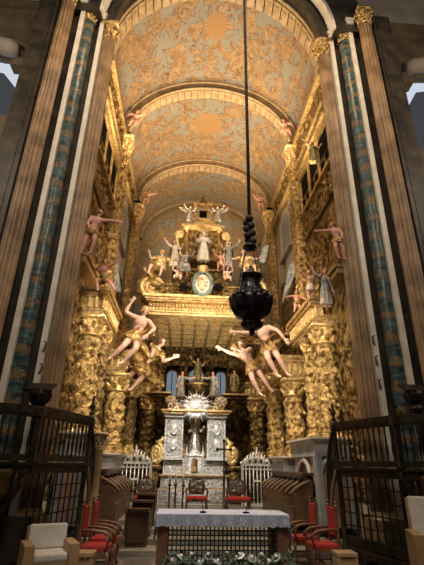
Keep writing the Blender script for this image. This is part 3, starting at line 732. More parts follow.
b = MB(); b.box((-.12, 18.4, zd + .06), (1.3, 1.1, .12)); b.box((-.12, 18.4, (zd + ze) / 2 + .05), (.8, .7, ze - zd)); b.box((-.12, 18.4, ze + .06), (1.0, .9, .12)); b.build('lantern', 'gold_plain', T2)
b = MB(); b.box((-.12, 18.04, (zd + ze) / 2), (.36, .06, .36)); b.build('lantern_opening', 'black', T2)
b = MB(); b.lathe([(.42, ze + .12), (.3, ze + .22), (.2, ze + .45), (.09, zf - .15), (.02, zf)], (-.12, 18.4, 0), 8); b.build('spire', 'gold_dark', T2)
# scrolled pediment ends of the canopy
for s, sd in ((-1, 'left'), (1, 'right')):
    c = at(150, 282, 17.2) if s < 0 else V((-at(150, 282, 17.2).x + .0, 17.2, at(150, 282, 17.2).z))
    T3 = thing('gilded_scroll', 'large gilded scroll at the %s end of the canopy top' % sd, 'scroll', (c.x, 17.4, 8.7))
    pts = []
    for k in range(44):
        t = k / 43; a = (1.5 - t * 2.3 * 2) * pi; r = .5 * (1 - t) + .05; pts.append(V((c.x + -s * .12 + s * -r * cos(a) * 1.0, 17.35, 9.28 + r * sin(a))))
    b = MB(); b.tube([V((c.x - s * 1.5, 17.4, 8.86)), V((c.x - s * 1.1, 17.4, 8.82)), V((c.x - s * .5, 17.38, 8.80))] + pts, [.11] * 3 + [.13] * 22 + [.11] * 22, 8, flat=1.0)
    b.build('volute', 'gold_bright', T3, True)
    b = MB(); b.tube([V((c.x - s * .3, 17.55, 9.8)), V((c.x + s * .15, 17.55, 9.9)), V((c.x + s * .42, 17.55, 9.55)), V((c.x + s * .45, 17.5, 9.1)), V((c.x + s * .2, 17.5, 8.85))], [.08, .16, .2, .2, .14], 8); b.build('leaf', 'gold', T3, True)
    b = MB(); b.box((c.x - s * .25, 17.75, 9.2), (1.3, .5, .95)); b.build('block', 'gold', T3)
for (px, sd) in ((183, 'left'), (218.5, 'right')):
    c = at(px, 287, 16.95); pts = []
    for k in range(16):
        a = 2 * pi * k / 16; r = .24 if k % 2 == 0 else .13; pts.append((c.x + r * cos(a), c.z + r * sin(a)))
    b = MB(); b.prism(pts, 16.92, 17.0); b.box((c.x, 17.12, c.z), (.12, .26, .12)); tag(b.build('star_ornament', 'black', org=c), 'black pointed star just %s of the oval coat of arms' % sd, 'star')
c = at(202.5, 284, 16.7); c.z = max(c.z, 9.2)
T4 = thing('coat_of_arms', 'oval painted coat of arms in a blue green wreath', 'coat of arms', (c.x, c.y, c.z - .6))
two_tone('wreath', (.07, .14, .13), (.30, .34, .26), 14, .5, .2, .4, .6, .6, 20, .03)
mm = mat('arms_field', (.7, .6, .4), .5); k = NT(mm); o = k.obj()
vor = k.n('ShaderNodeTexVoronoi', {'Vector': o, 'Scale': 10.0}).outputs['Color']; sepc = k.n('ShaderNodeSeparateColor', {0: vor}).outputs[0]
k.base(k.ramp(sepc, [(.0, (.72, .62, .42)), (.3, (.55, .12, .08)), (.5, (.78, .70, .55)), (.68, (.16, .26, .36)), (.82, (.75, .50, .16))], 'CONSTANT')); M['arms_field'] = mm
b = MB(); n = 40; b.tube([c + V((.40 * cos(2 * pi * q / n), -.04, .53 * sin(2 * pi * q / n))) for q in range(n + 1)], [.085 + .02 * (q % 2) for q in range(n + 1)], 8); b.build('wreath', 'wreath', T4, True)
b = MB(); b.prism([(c.x + .36 * cos(2 * pi * q / 28), c.z + .49 * sin(2 * pi * q / 28)) for q in range(28)], c.y - .05, c.y + .03); b.build('ground', 'white_paint', T4)
sh = [(-.22, .3), (0, .34), (.22, .3), (.25, 0), (.15, -.24), (0, -.36), (-.15, -.24), (-.25, 0)]
b = MB(); b.prism([(c.x + x, c.z + z) for x, z in sh], c.y - .1, c.y - .04); b.build('shield', 'arms_field', T4)
b = MB(); b.lathe([(.2, 0), (.24, .1), (.2, .14), (.28, .3), (.05, .34)], c + V((0, 0, .5)), 12, lambda a, z: 1 + .1 * cos(5 * a)); b.build('crown', 'gold_bright', T4, True)
# ================================================================= CARVED FIGURES
DG = None
def evaluated(o):
    dg = bpy.context.evaluated_depsgraph_get(); me = bpy.data.meshes.new_from_object(o.evaluated_get(dg)); return me
def N3(v): return V(v).normalized()
def figure(name, label, cat, pos, H, tor=(0, 0, 1), face=(0, -1, 0), look=None, aL=((-.3, 0, -1), (-.1, -.3, -1)), aR=((.3, 0, -1), (.1, -.3, -1)),
           lL=((-.08, 0, -1), (0, .05, -1)), lR=((.08, 0, -1), (0, .05, -1)), robe='long', rm='robe_cream', skin='skin', hair='hair_brown',
           child=False, wings=None, sash=None, group=None, hat=None):
    P = V(pos); up = N3(tor); f = V(face); f = (f - up * f.dot(up)).normalized(); lat = f.cross(up)       # lat points to the viewer's left
    if lat.length < .1: lat = V((-1, 0, 0))
    lat.normalize()
    hs = 1.42 if child else 1.0; fat = 1.28 if child else 1.0
    k = H
    neck = P + up * .29 * k; chest = P + up * .20 * k
    hd = N3(look) if look else f
    hup = (up * .6 + V((0, 0, 1)) * .4).normalized(); hf = (hd - hup * hd.dot(hup)).normalized(); hl = hf.cross(hup)
    HR = Matrix((-hl, -hf, hup)).transposed()                  # local x right, y back, z up
    hr = .062 * k * hs; hc = neck + hup * (.045 * k + hr * .95) + hf * .012 * k
    T = thing(name, label, cat, P, group)
    b = MB()
    TR = Matrix((-lat, -f, up)).transposed()
    b.ball(P + up * .02 * k, (.085 * k * fat, .062 * k * fat, .075 * k), 14, 10, TR)
    b.ball(P + up * .11 * k, (.074 * k * fat, .055 * k * fat, .10 * k), 14, 10, TR)
    b.ball(P + up * .205 * k, (.10 * k * fat, .066 * k * fat, .095 * k), 14, 10, TR)
    b.tube([chest + up * .03 * k, neck + up * .01 * k, hc - hup * hr * .4], [.055 * k, .032 * k, .030 * k], 10)
    # head: skull, face, jaw, nose, brow, ears
    b.ball(hc + hup * hr * .12, (hr * .78, hr * .92, hr * .98), 14, 10, HR)
    b.ball(hc + hf * hr * .28 - hup * hr * .42, (hr * .60, hr * .62, hr * .70), 12, 8, HR)
    b.ball(hc + hf * hr * .62 - hup * hr * .92, (hr * .26, hr * .24, hr * .22), 8, 6, HR)
    b.tube([hc + hf * hr * .78 + hup * hr * .12, hc + hf * hr * 1.08 - hup * hr * .26], [hr * .10, hr * .19], 6)
    b.ball(hc + hf * hr * .86 - hup * hr * .56, (hr * .26, hr * .14, hr * .12), 8, 6, HR)
    for s in (-1, 1):
        b.ball(hc + hl * s * hr * .80 - hup * hr * .05, (hr * .12, hr * .22, hr * .28), 6, 5, HR)
        b.ball(hc + hf * hr * .76 + hl * s * hr * .32 + hup * hr * .22, (hr * .28, hr * .14, hr * .10), 6, 5, HR)
    arms = []
    for s, A in ((1, aL), (-1, aR)):
        sh = chest + up * .055 * k + lat * s * .105 * k * fat; d1, d2 = N3(A[0]), N3(A[1]); al = .80 if child else 1
        el = sh + d1 * .165 * k * al; wr = el + d2 * .145 * k * al
        b.tube([chest + up * .05 * k + lat * s * .04 * k, sh, sh.lerp(el, .4), el], [.05 * k, .043 * k * fat, .036 * k * fat, .029 * k * fat], 10)
        b.ball(sh, .043 * k * fat, 10, 8)
        b.tube([el - d1 * .01 * k, el.lerp(wr, .3), wr], [.029 * k * fat, .030 * k * fat, .019 * k * fat], 10)
        palm = wr + d2 * .045 * k; side = d2.cross(f); side = side.normalized() if side.length > .1 else lat; nrm = side.cross(d2)
        HM = Matrix((side, nrm, d2)).transposed()
        b.ball(palm, (.026 * k, .013 * k, .046 * k), 8, 6, HM)
        arms.append((sh, el, wr, palm, d2, side, nrm, s))
    legs = []
    for s, L in ((1, lL), (-1, lR)):
        hp = P + lat * s * .048 * k * fat - up * .01 * k; d1, d2 = N3(L[0]), N3(L[1]); ll = .76 if child else 1
        kn = hp + d1 * .245 * k * ll; an = kn + d2 * .235 * k * ll
        b.tube([hp, hp.lerp(kn, .35), kn], [.066 * k * fat, .058 * k * fat, .039 * k * fat], 12)
        b.tube([kn, kn.lerp(an, .3), an.lerp(kn, .2), an], [.038 * k * fat, .042 * k * fat, .026 * k * fat, .022 * k * fat], 12)
        b.ball(kn, .040 * k * fat, 10, 8)
        ft = f - d2 * f.dot(d2); ft = ft.normalized() if ft.length > .2 else -up
        td = (ft + d2 * .35).normalized()
        b.tube([an - td * .022 * k, an + td * .03 * k + d2 * .014 * k, an + td * .085 * k + d2 * .012 * k, an + td * .115 * k + d2 * .014 * k], [.024 * k, .026 * k, .024 * k, .012 * k], 8, flat=.8)
        legs.append((hp, kn, an, td))
    tmp = b.build('tmp', skin)
    rm_ = tmp.modifiers.new('r', 'REMESH'); rm_.mode = 'VOXEL'; rm_.voxel_size = k / (120 if k > 1.2 else 85)
    sm = tmp.modifiers.new('s', 'SMOOTH'); sm.iterations = 3; sm.factor = .5
    me = evaluated(tmp); bpy.data.objects.remove(tmp)
    bb = MB(); bb.bm.from_mesh(me); bpy.data.meshes.remove(me)
    nb = len(bb.bm.faces)
    # five separate bent fingers, rooted in each palm
    for sh, el, wr, palm, d2, side, nrm, s in arms:
        for q, (off, ln) in enumerate(((-.019, .036), (-.007, .045), (.006, .042), (.018, .032))):
            r0 = palm + side * off * k + d2 * .025 * k; cu = -nrm * (.25 + .12 * q)
            bb.tube([r0, r0 + (d2 + side * off * 6).normalized() * ln * k * .5 + d2 * .01 * k, r0 + (d2 + side * off * 6 + cu).normalized() * ln * k + d2 * .01 * k], [.0075 * k, .0068 * k, .0045 * k], 6)
        r0 = palm - d2 * .018 * k + side * -.018 * k
        bb.tube([r0, r0 - side * .022 * k + d2 * .016 * k, r0 - side * .026 * k + d2 * .040 * k - nrm * .008 * k], [.0095 * k, .0085 * k, .0055 * k], 6)
    n1 = len(bb.bm.faces)
    for s in (-1, 1): bb.ball(hc + hf * hr * .80 + hl * s * hr * .30 + hup * hr * .06, hr * .13, 8, 6)
    n2 = len(bb.bm.faces)
    bb.ball(hc + hf * hr * .93 - hup * hr * .56, (hr * .22, hr * .09, hr * .07), 8, 6, HR)
    bb.bm.faces.ensure_lookup_table()
    for i in range(n1, n2): bb.bm.faces[i].material_index = 1
    for i in range(n2, len(bb.bm.faces)): bb.bm.faces[i].material_index = 2
    body = bb.build('body', skin, T, True); body.data.materials.append(M['eye'] if not skin.startswith('stone') else M[skin]); body.data.materials.append(M['lip'] if not skin.startswith('stone') else M[skin])
    # hair: curls over the back and top of the skull
    b = MB()
    def hfn(p):
        q = p; return 1.0 + .10 * noise.noise(q * 5 + P) + .05 * noise.noise(q * 11 + P)
    b.ball(hc + hup * hr * .30 - hf * hr * .22, (hr * .95, hr * .95, hr * .95), 20, 14, HR, hfn)
    for q in range(9):
        a = pi * (q / 8 - .5) * 1.5; d = hl * sin(a) * .86 - hf * cos(a) * .82
        b.ball(hc + d * hr - hup * hr * (.25 + .1 * (q % 2)), hr * .30, 8, 6, None, hfn)
    b.build('hair', hair, T, True)
    if hat:
        b = MB(); b.lathe([(hr * 1.5, 0), (hr * 1.55, hr * .1), (hr * .85, hr * .2), (hr * .8, hr * .7), (hr * .3, hr * .95)], hc + hup * hr * .75, 16, axis=hup); b.build('hat', hat, T, True)
    # clothing
    legd = ((legs[0][2] + legs[1][2]) / 2 - P); kneem = (legs[0][1] + legs[1][1]) / 2 - P; ankm = (legs[0][2] + legs[1][2]) / 2
    spread = lambda i: (legs[0][i] - legs[1][i]).length / 2
    seed = (P.x * 7 + P.z * 3) % 6
    def loft(path, nm, m_, folds=9, n=40, closed=True):
        """path: list of (centre, half width along lat, half depth, fold amount)"""
        b = MB(); rows = []
        fine = []
        for a, c in zip(path, path[1:]):
            for q in range(5):
                t = q / 5; fine.append((a[0].lerp(c[0], t), a[1] + (c[1] - a[1]) * t, a[2] + (c[2] - a[2]) * t, a[3] + (c[3] - a[3]) * t))
        fine.append(path[-1])
        for i, (c, wx, wy, am) in enumerate(fine):
            t = (fine[min(i + 1, len(fine) - 1)][0] - fine[max(0, i - 1)][0]).normalized()
            lx = (lat - t * lat.dot(t)).normalized(); fy = lx.cross(t)
            row = []
            for q in range(n):
                a = 2 * pi * q / n; g = 1 + am * (sin(folds * a + seed + i * .06) * .6 + .5 * sin((folds // 2) * a + 2 * seed - i * .11))
                row.append(b.bm.verts.new(c + (lx * cos(a) * wx + fy * sin(a) * wy) * g))
            rows.append(row)
        for a, c in zip(rows, rows[1:]):
            for q in range(n): b.face((a[q], a[(q + 1) % n], c[(q + 1) % n], c[q]))
        b.face(rows[0][::-1]); b.face(rows[-1])
        return b
    if robe in ('long', 'tunic', 'loin'):
        pk = []
        if robe != 'loin':
            pk += [(neck - up * .012 * k, .045 * k, .040 * k, 0), (chest + up * .055 * k, .105 * k * fat, .070 * k, .02), (chest - up * .01 * k, .112 * k * fat, .082 * k * fat, .04), (P + up * .09 * k, .088 * k * fat, .070 * k * fat, .05)]
        else: pk += [(P + up * .06 * k, .084 * k * fat, .066 * k * fat, .05)]
        pk += [(P, .105 * k * fat, .085 * k * fat, .08)]
        if robe == 'long':
            pk += [(P + kneem, spread(1) + .085 * k, .11 * k, .12), (ankm - legd.normalized() * .015 * k, spread(2) + .10 * k, .125 * k, .15)]
        elif robe == 'tunic':
            pk += [(P + kneem * .55, spread(1) * .7 + .10 * k, .115 * k, .14), (P + kneem * 1.05, spread(1) + .10 * k, .125 * k, .2)]
        else: pk += [(P + kneem * .5, spread(1) * .6 + .085 * k, .10 * k, .16)]
        b = loft(pk, 'robe', rm)
        if robe != 'loin':
            for sh, el, wr, palm, d2, side, nrm, s in arms:
                e2 = el.lerp(wr, .55) if robe == 'long' else sh.lerp(el, .6)
                b.tube([sh - lat * s * .03 * k, sh.lerp(el, .3), sh.lerp(el, .8) if robe == 'long' else sh.lerp(el, .45), e2], [.056 * k * fat, .054 * k * fat, .050 * k * fat, .058 * k], 12)
        b.build('robe' if robe != 'loin' else 'loincloth', rm, T, True)
        if robe == 'long':       # cloak hanging over one shoulder
            b = MB()
            def clk(u, v):
                a = (-.75 + 1.5 * u) * pi * .62; c = neck.lerp(P + legd * .72, v) ; wv = .118 * k * fat + .055 * k * v
                rip = 1 + .07 * sin(u * 26 + seed) * v
                return c + (lat * sin(a) * wv * 1.05 - f * cos(a) * (.085 + .05 * v) * k) * rip
            b.sheet(clk, 28, 14, .012 * k); b.build('cloak', {'robe_cream': 'robe_grey', 'robe_grey': 'robe_green', 'robe_green': 'gold_bright', 'stone_figure': 'stone_figure'}.get(rm, 'robe_grey'), T, True)
    if sash:                     # a flying swathe of cloth from the waist
        for j, (d, ln, wd) in enumerate(sash):
            d = N3(d); sd = d.cross(f).normalized(); b = MB()
            def sf(u, v): return P + up * .03 * k + d * ln * k * v + sd * wd * k * (u - .5) * (.45 + 1.1 * v - .5 * v * v) + f * (.05 + .035 * sin(u * 9 + v * 5 + j) + .03 * sin(v * 9)) * k
            b.sheet(sf, 16, 22, .012 * k); b.build('flying_drapery', rm, T, True)
    if wings:
        for s in (1, -1):
            b = MB(); root = chest + up * .03 * k - f * .06 * k + lat * s * .03 * k
            wd = (lat * s * wings[0] + up * wings[1] - f * .25).normalized(); dn = (-up * .8 + lat * s * .35).normalized()
            for q in range(9):
                t = q / 8; r0 = root + wd * (.06 + .30 * t) * k; ln = (.20 + .16 * t) * k
                dd = (dn * (1 - t * .55) + wd * (.15 + t * .9)).normalized()
                b.tube([r0, r0 + dd * ln * .5, r0 + dd * ln * .85, r0 + dd * ln], [.024 * k, .034 * k, .024 * k, .006 * k], 6, flat=.3, up=f)
            b.tube([root, root + wd * .2 * k, root + wd * .38 * k], [.03 * k, .038 * k, .02 * k], 8)
            b.build('wing', wings[2], T, True)
    return T
def fig(label, px, py, Y, H, **kw): return figure(kw.pop('name', 'angel_statue'), label, kw.pop('cat', 'statue'), at(px, py, Y), H, **kw)

# the great angels that carry the canopy
fig('large flying angel at left with one arm raised above its head', 135.5, 336, 15.9, 2.75, tor=(.30, -.05, 1), look=(.55, -.8, -.25),
    aL=((-.8, -.25, .35), (.55, -.1, 1)), aR=((.6, -.35, -.75), (-.75, -.5, -.85)), lL=((-.35, -.55, -.75), (-.85, .15, -.85)), lR=((-.05, -.6, -.85), (-.8, .2, -.9)),
    robe='loin', rm='gold_bright', hair='hair_gold', sash=[((-.95, .1, -.42), .62, .24), ((.9, .15, .25), .26, .2), ((.35, .1, -.95), .42, .22), ((-.9, .2, -.1), .75, .2)], group='great angels under the canopy')
fig('second large angel at left, lower, reaching one hand to the right', 146, 362, 16.9, 2.6, tor=(.62, -.1, .8), look=(.8, -.6, -.1),
    aL=((.2, -.5, -.8), (-.2, -.5, -.7)), aR=((.2, -.5, -.9), (.95, -.2, .35)), lL=((-.45, -.4, -.75), (-.65, .1, -.8)), lR=((-.2, -.5, -.9), (-.7, .1, -.8)),
    robe='tunic', rm='gold', hair='hair_brown', sash=[((.35, -.1, -.95), .5, .3), ((-.8, 0, -.5), .4, .25), ((.7, .2, .2), .3, .2)], group='great angels under the canopy')
fig('large flying angel at right, half hidden behind the hanging lamp', 268, 346, 15.9, 2.75, tor=(-.32, -.05, 1), look=(-.5, -.8, -.3),
    aL=((-.75, -.4, -.3), (-.9, -.2, .0)), aR=((.5, -.5, -.35), (.6, -.2, -.9)), lL=((.05, -.6, -.85), (.6, .2, -1)), lR=((.3, -.5, -.85), (.55, .2, -.95)),
    robe='loin', rm='gold', hair='hair_gold', sash=[((.9, .1, .5), .6, .28), ((-.3, .1, -.9), .38, .22), ((-.75, .2, .3), .45, .16)], group='great angels under the canopy')
fig('second large angel at right, lower, reaching both arms to the left', 252, 366, 16.9, 2.5, tor=(-.45, -.1, .8), look=(-.8, -.6, 0),
    aL=((-.9, -.3, .1), (-.9, -.2, .35)), aR=((-.5, -.6, -.5), (-.9, -.3, .2)), lL=((.1, -.5, -.9), (.5, .1, -.9)), lR=((.35, -.4, -.75), (.55, .1, -.8)),
    robe='loin', rm='gold_bright', hair='hair_brown', sash=[((-.85, .2, .7), .46, .14), ((.5, .1, -.5), .45, .3)], group='great angels under the canopy')
# on top of the canopy
fig('white statue of a standing pilgrim saint in front of the tabernacle', 203.6, 246.5, 17.0, 1.62, name='saint_statue', rm='stone_figure', skin='stone_figure', hair='stone_figure', aL=((-.5, -.2, -1), (.3, -.9, .3)), aR=((.5, -.2, -1), (-.1, -.9, .1)), hat='stone_figure')
fig('reclining gold clad angel with raised arm on the left end of the canopy', 160, 268, 17.3, 1.95, tor=(.12, -.1, 1), look=(-.7, -.7, .1), aL=((-.9, -.1, -.35), (-.25, 0, 1)), aR=((.6, -.2, -.6), (.5, -.6, .1)),
    lL=((-.6, -.75, -.1), (-.2, -.2, -1)), lR=((.1, -.9, -.1), (-.2, .1, -1)), robe='tunic', rm='gold_bright', hair='hair_gold', sash=[((-.6, -.3, -.6), .4, .3)])
fig('reclining angel behind the lamp chains on the right end of the canopy', 245, 268, 17.3, 1.95, tor=(-.10, -.1, 1), look=(-.6, -.7, .1), aL=((-.9, -.3, -.35), (-1, -.1, .05)), aR=((.8, -.2, -.3), (.9, -.1, .35)),
    lL=((-.1, -.9, -.1), (.2, .1, -1)), lR=((.6, -.75, -.1), (.2, -.2, -1)), robe='tunic', rm='gold_bright', hair='hair_gold', sash=[((.6, -.3, -.6), .4, .3)])
UPL = dict(aL=((-.8, -.2, .5), (-.5, 0, 1)), aR=((.4, -.2, -.9), (.3, -.6, .3)))
UPR = dict(aL=((-.4, -.2, -.9), (-.3, -.6, .3)), aR=((.8, -.2, .5), (.5, 0, 1)))
fig('small grey robed angel left of the spire with arm flung up', 190.5, 213.5, 17.75, .95, rm='robe_grey', wings=(.8, .6, 'robe_grey'), **UPL)
fig('small grey robed angel right of the spire with arm flung up', 217.5, 214, 17.75, .95, rm='robe_grey', wings=(.8, .6, 'robe_grey'), **UPR)
fig('pale robed virtue statue leaning on the left side of the tabernacle', 175, 254, 17.15, 1.45, name='virtue_statue', tor=(-.1, -.1, 1), rm='robe_cream', **UPL)
fig('dark clad kneeling soldier left of the white pilgrim saint', 185, 263, 17.0, 1.25, name='soldier_statue', tor=(.15, -.2, 1), lL=((-.3, -.8, -.4), (0, .3, -1)), lR=((.2, -.5, -.9), (0, .6, -.9)), rm='robe_grey', hat='blue_marble', aR=((.5, -.6, -.2), (.3, -.8, .4)))
fig('pale robed virtue statue leaning on the right side of the tabernacle', 228.5, 255, 17.15, 1.45, name='virtue_statue', tor=(.1, -.1, 1), rm='robe_grey', **UPR)
fig('kneeling cherub just right of the white pilgrim saint', 221, 263, 17.0, 1.2, name='cherub_statue', tor=(-.1, -.2, 1), lL=((-.3, -.8, -.4), (0, .3, -1)), lR=((.2, -.5, -.9), (0, .6, -.9)), robe='loin', rm='gold_bright', skin='skin_rose', aL=((-.6, -.6, -.1), (-.3, -.6, .7)))
fig('seated cherub beside the left black star', 177.5, 276, 16.95, .95, name='cherub_statue', child=True, robe='loin', rm='gold_bright', lL=((-.5, -.8, -.2), (.1, -.2, -1)), lR=((.3, -.8, -.3), (.1, -.1, -1)), aL=((-.6, -.4, .2), (.2, -.4, 1)))
fig('seated cherub beside the right black star', 227.5, 277, 16.95, .95, name='cherub_statue', child=True, robe='loin', rm='gold_bright', lL=((-.5, -.8, -.2), (.1, -.2, -1)), lR=((.3, -.8, -.3), (.1, -.1, -1)), aR=((.6, -.4, .2), (-.2, -.4, 1)))
# along the side walls
fig('pink angel leaning out below the left gallery windows', 92.5, 231, atx(92.5, 231, -3.45).y, 1.5, tor=(.25, -.1, 1), look=(.9, -.4, 0), aL=((-.3, -.3, -.9), (.3, -.5, -.6)), aR=((.9, -.2, -.1), (.9, -.2, -.25)), lL=((-.15, -.3, -1), (-.2, .2, -1)), lR=((.2, -.4, -.9), (-.25, .2, -1)), robe='loin', rm='gold', skin='skin_rose')
fig('pink angel seated on the left entablature holding the tall mirror', 103, 279, atx(103, 279, -3.3).y, 1.35, tor=(-.05, -.1, 1), look=(.6, -.7, 0), aL=((-.3, -.6, -.6), (.6, -.5, .3)), aR=((.6, -.5, .3), (.5, -.2, .9)), lL=((-.2, -.8, -.4), (.3, 0, -1)), lR=((.5, -.6, -.45), (.6, -.1, -.8)), robe='loin', rm='gold', skin='skin_rose')
fig('pink angel leaning out below the right gallery windows', 337, 240, atx(337, 240, 3.62).y, 1.3, tor=(-.2, -.1, 1), look=(-.9, -.4, 0), aL=((-.9, -.2, -.2), (-.9, -.2, -.15)), aR=((.3, -.3, -.9), (-.3, -.5, -.6)), lL=((-.2, -.4, -.9), (.25, .2, -1)), lR=((.15, -.3, -1), (.1, .2, -1)), robe='loin', rm='gold', skin='skin_rose')
fig('pink standing angel on the right entablature beside the tilted mirror', 310.5, 286.5, atx(310.5, 286.5, 3.35).y, 1.3, look=(-.6, -.8, 0), aL=((-.7, -.4, .2), (-.6, -.2, .5)), aR=((.6, -.4, .1), (.6, -.2, .7)), robe='loin', rm='robe_cream', skin='skin_rose')
fig('grey robed saint standing on the right entablature next to the pier', 325, 287.5, atx(325, 287.5, 3.55).y, 1.25, name='saint_statue', rm='robe_grey', aL=((-.7, -.4, .1), (-.4, -.2, 1)))
fig('pink cherub below the tilted mirror on the right, arm stretched left', 297, 303, atx(297, 303, 3.35).y, 1.0, name='cherub_statue', child=True, look=(-.9, -.4, 0), tor=(.1, 0, 1), aL=((-.9, -.2, -.1), (-.9, -.2, -.3)), aR=((.6, -.3, -.4), (.4, -.5, -.4)), lL=((-.1, -.3, -1), (-.35, .1, -1)), lR=((.1, -.4, -.9), (.0, .3, -1)), robe='loin', rm='gold', skin='skin_rose')
for (px, py, Y, lab, sx) in ((134, 120, 14.55, 'reddish cherub at the left foot of the nearer vault arch', 1), (286, 129, 14.55, 'reddish cherub at the right foot of the nearer vault arch', -1),
                         (147, 198, 19.9, 'pink cherub at the left foot of the farther vault arch', 1), (260, 203, 19.9, 'pink cherub at the right foot of the farther vault arch', -1)):
    c = at(px, py, Y)
    figure('cherub_statue', lab, 'statue', c, 1.15, child=True, tor=(sx * .25, -.1, 1), look=(sx * .8, -.6, -.1), aL=((-.6, -.3, .6), (-.3, 0, 1)) if sx < 0 else ((-.7, -.3, -.4), (-.3, -.4, -.8)), aR=((.9, -.3, .1), (.9, -.1, .1)) if sx > 0 else ((.7, -.3, -.4), (.3, -.4, -.8)),
           lL=((-.2, -.4, -.9), (-sx * .3, .2, -1)), lR=((.2, -.5, -.9), (-sx * .3, .3, -1)), robe='loin', rm='gold', skin='skin_rose')
fig('red and blue clad figure above the inner end of the right gallery', 313, 152, atx(313, 152, 3.7).y, 1.0, name='saint_statue', look=(-.6, -.8, 0), rm='robe_green', skin='skin_rose', **UPL)

# mirrors held up by the angels
def mirror(label, quad, th=.06):
    """quad: four points, lower left, lower right, upper right, upper left"""
    q = [V(p) for p in quad]; c = sum(q, V()) / 4; n = (q[1] - q[0]).cross(q[3] - q[0]).normalized()
    T = thing('mirror', label, 'mirror', c); b = MB()
    a = [b.bm.verts.new(p + n * th) for p in q]; d = [b.bm.verts.new(p - n * th) for p in q]
    b.face(a); b.face(d[::-1])
    for i in range(4): b.face((a[i], d[i], d[(i + 1) % 4], a[(i + 1) % 4]))
    b.build('glass', 'mirror_glass', T)
    b = MB(); b.tube(q + [q[0], q[1]], .07, 8, cap=False); b.build('frame', 'dull_silver', T, True)
mirror('tall bluish mirror held by the pink angel on the left wall', [at(115, 291, 15.6), at(119.5, 292, 16.2), at(116, 259, 16.2), at(110.5, 257, 15.6)])
mirror('bluish mirror tilted on the right wall above the small cherub', [at(283, 302, 16.6), at(288.5, 291, 16.0), at(300, 262, 15.2), at(291, 264, 16.2)])
mirror('small bluish mirror on the right, just behind the lamp chains', [at(259, 264, 17.3), at(264, 263, 17.1), at(269.5, 246, 17.1), at(264.5, 247, 17.3)])
# ================================================================= SHRINE, GATES, STALLS, CHAIRS, ALTAR, LAMP
# ---- silver shrine
SX = -.15
T = thing('silver_shrine', 'tall silver shrine with gold cornice and dark niche under the canopy', 'shrine', (SX, 19.8, Z0))
def silver_relief(nm, x0, x1, z0, z1, y, sc=6.0, amp=.07, m='silver', par=None):
    return relief_panel(par or T, nm, lambda u, v: V((x0 + (x1 - x0) * u, y, z0 + (z1 - z0) * v)), max(8, int((x1 - x0) * 34)), max(8, int((z1 - z0) * 34)), amp, sc, m)
b = MB()
for (hw, y0, z0, z1) in ((1.45, 18.75, .5, 1.05), (1.36, 18.9, 1.05, 1.5), (1.4, 18.85, 1.5, 1.58), (1.3, 19.1, 1.58, 2.2)): b.box((SX, (y0 + 20.6) / 2, (z0 + z1) / 2), (2 * hw, 20.6 - y0, z1 - z0))
b.build('altar_base', 'silver_plain', T)
silver_relief('frontal_panel', SX - 1.40, SX + 1.40, .55, 1.02, 18.74, 5.0, .06); silver_relief('frontal_panel', SX - 1.30, SX + 1.30, 1.08, 1.48, 18.89, 7.0, .06); silver_relief('frontal_panel', SX - 1.25, SX + 1.25, 1.62, 2.15, 19.09, 7.0, .06)
b = MB()
for z in (1.06, 1.56): b.box((SX, 18.82, z), (2.86, .12, .05))
b.build('gilt_edge', 'gold_plain', T)
for s in (-1, 1):
    b = MB(); b.box((SX + s * .92, 19.75, 3.0), (.72, 1.3, 1.75)); b.box((SX + s * .92, 19.6, 2.2), (.86, 1.5, .12)); py = b.build('side_pylon', 'silver_plain', T)
    relief_panel(py, 'pylon_relief', lambda u, v: V((SX + s * .92 - .33 + .66 * u, 19.09, 2.3 + 1.5 * v)), 24, 56, .06, 6.0, 'silver')
    for zc in (2.75, 3.35):
        bb = MB(); n = 20; c = V((SX + s * .92, 19.02, zc)); bb.tube([c + V((.13 * cos(2 * pi * q / n), 0, .19 * sin(2 * pi * q / n))) for q in range(n + 1)], .035, 6); bb.ball(c, (.11, .04, .17), 12, 8); bb.build('medallion', 'silver_plain', py, True)
    b = MB()
    for dx in (-.36, .36): b.tube([V((SX + s * .92 + dx, 19.06, 2.25 + .1 * q)) for q in range(16)], [.04 + .018 * (q % 2) for q in range(16)], 8)
    b.build('edge_colonnette', 'silver', py, True)
    pts = []
    for q in range(36):
        t = q / 35; a = (.5 + t * 2.1 * 2) * pi; r = .34 * (1 - t) + .04; pts.append(V((SX + s * (1.62 + r * cos(a) * .7), 19.2, 2.38 + r * sin(a) * 1.1)))
    b = MB(); b.tube([V((SX + s * 1.34, 19.2, 3.05)), V((SX + s * 1.42, 19.2, 2.9))] + pts, [.09] * 2 + [.12] * 36, 8); b.build('gold_volute', 'gold_bright', T, True)
    b = MB(); b.lathe([(.05, 0), (.42, .05), (.5, .16), (.46, .22)], (SX + s * 1.75, 19.4, 1.72), 20); b.lathe([(.3, 0), (.2, .4), (.34, 1.2)], (SX + s * 1.75, 19.4, .52), 16); b.build('side_ledge', 'gold_dark', T, True)
b = MB(); b.box((SX, 20.3, 3.0), (1.2, .1, 1.7)); b.build('niche_back', 'gold_dark', T)
b = MB(); b.lathe([(.42, 2.2), (.44, 2.26), (.36, 2.3), (.38, 2.36), (.4, 2.4)], (SX, 19.6, 0), 16); b.build('niche_plinth', 'silver_plain', T)
b = MB(); b.box((SX, 19.7, 3.92), (2.72, 1.5, .14)); b.build('entablature', 'silver_plain', T)
b = MB(); b.box((SX, 19.65, 4.04), (2.9, 1.7, .10)); b.box((SX, 19.6, 4.12), (3.06, 1.8, .07)); b.box((SX, 19.7, 4.25), (2.5, 1.3, .2)); b.build('cornice', 'gold_bright', T)
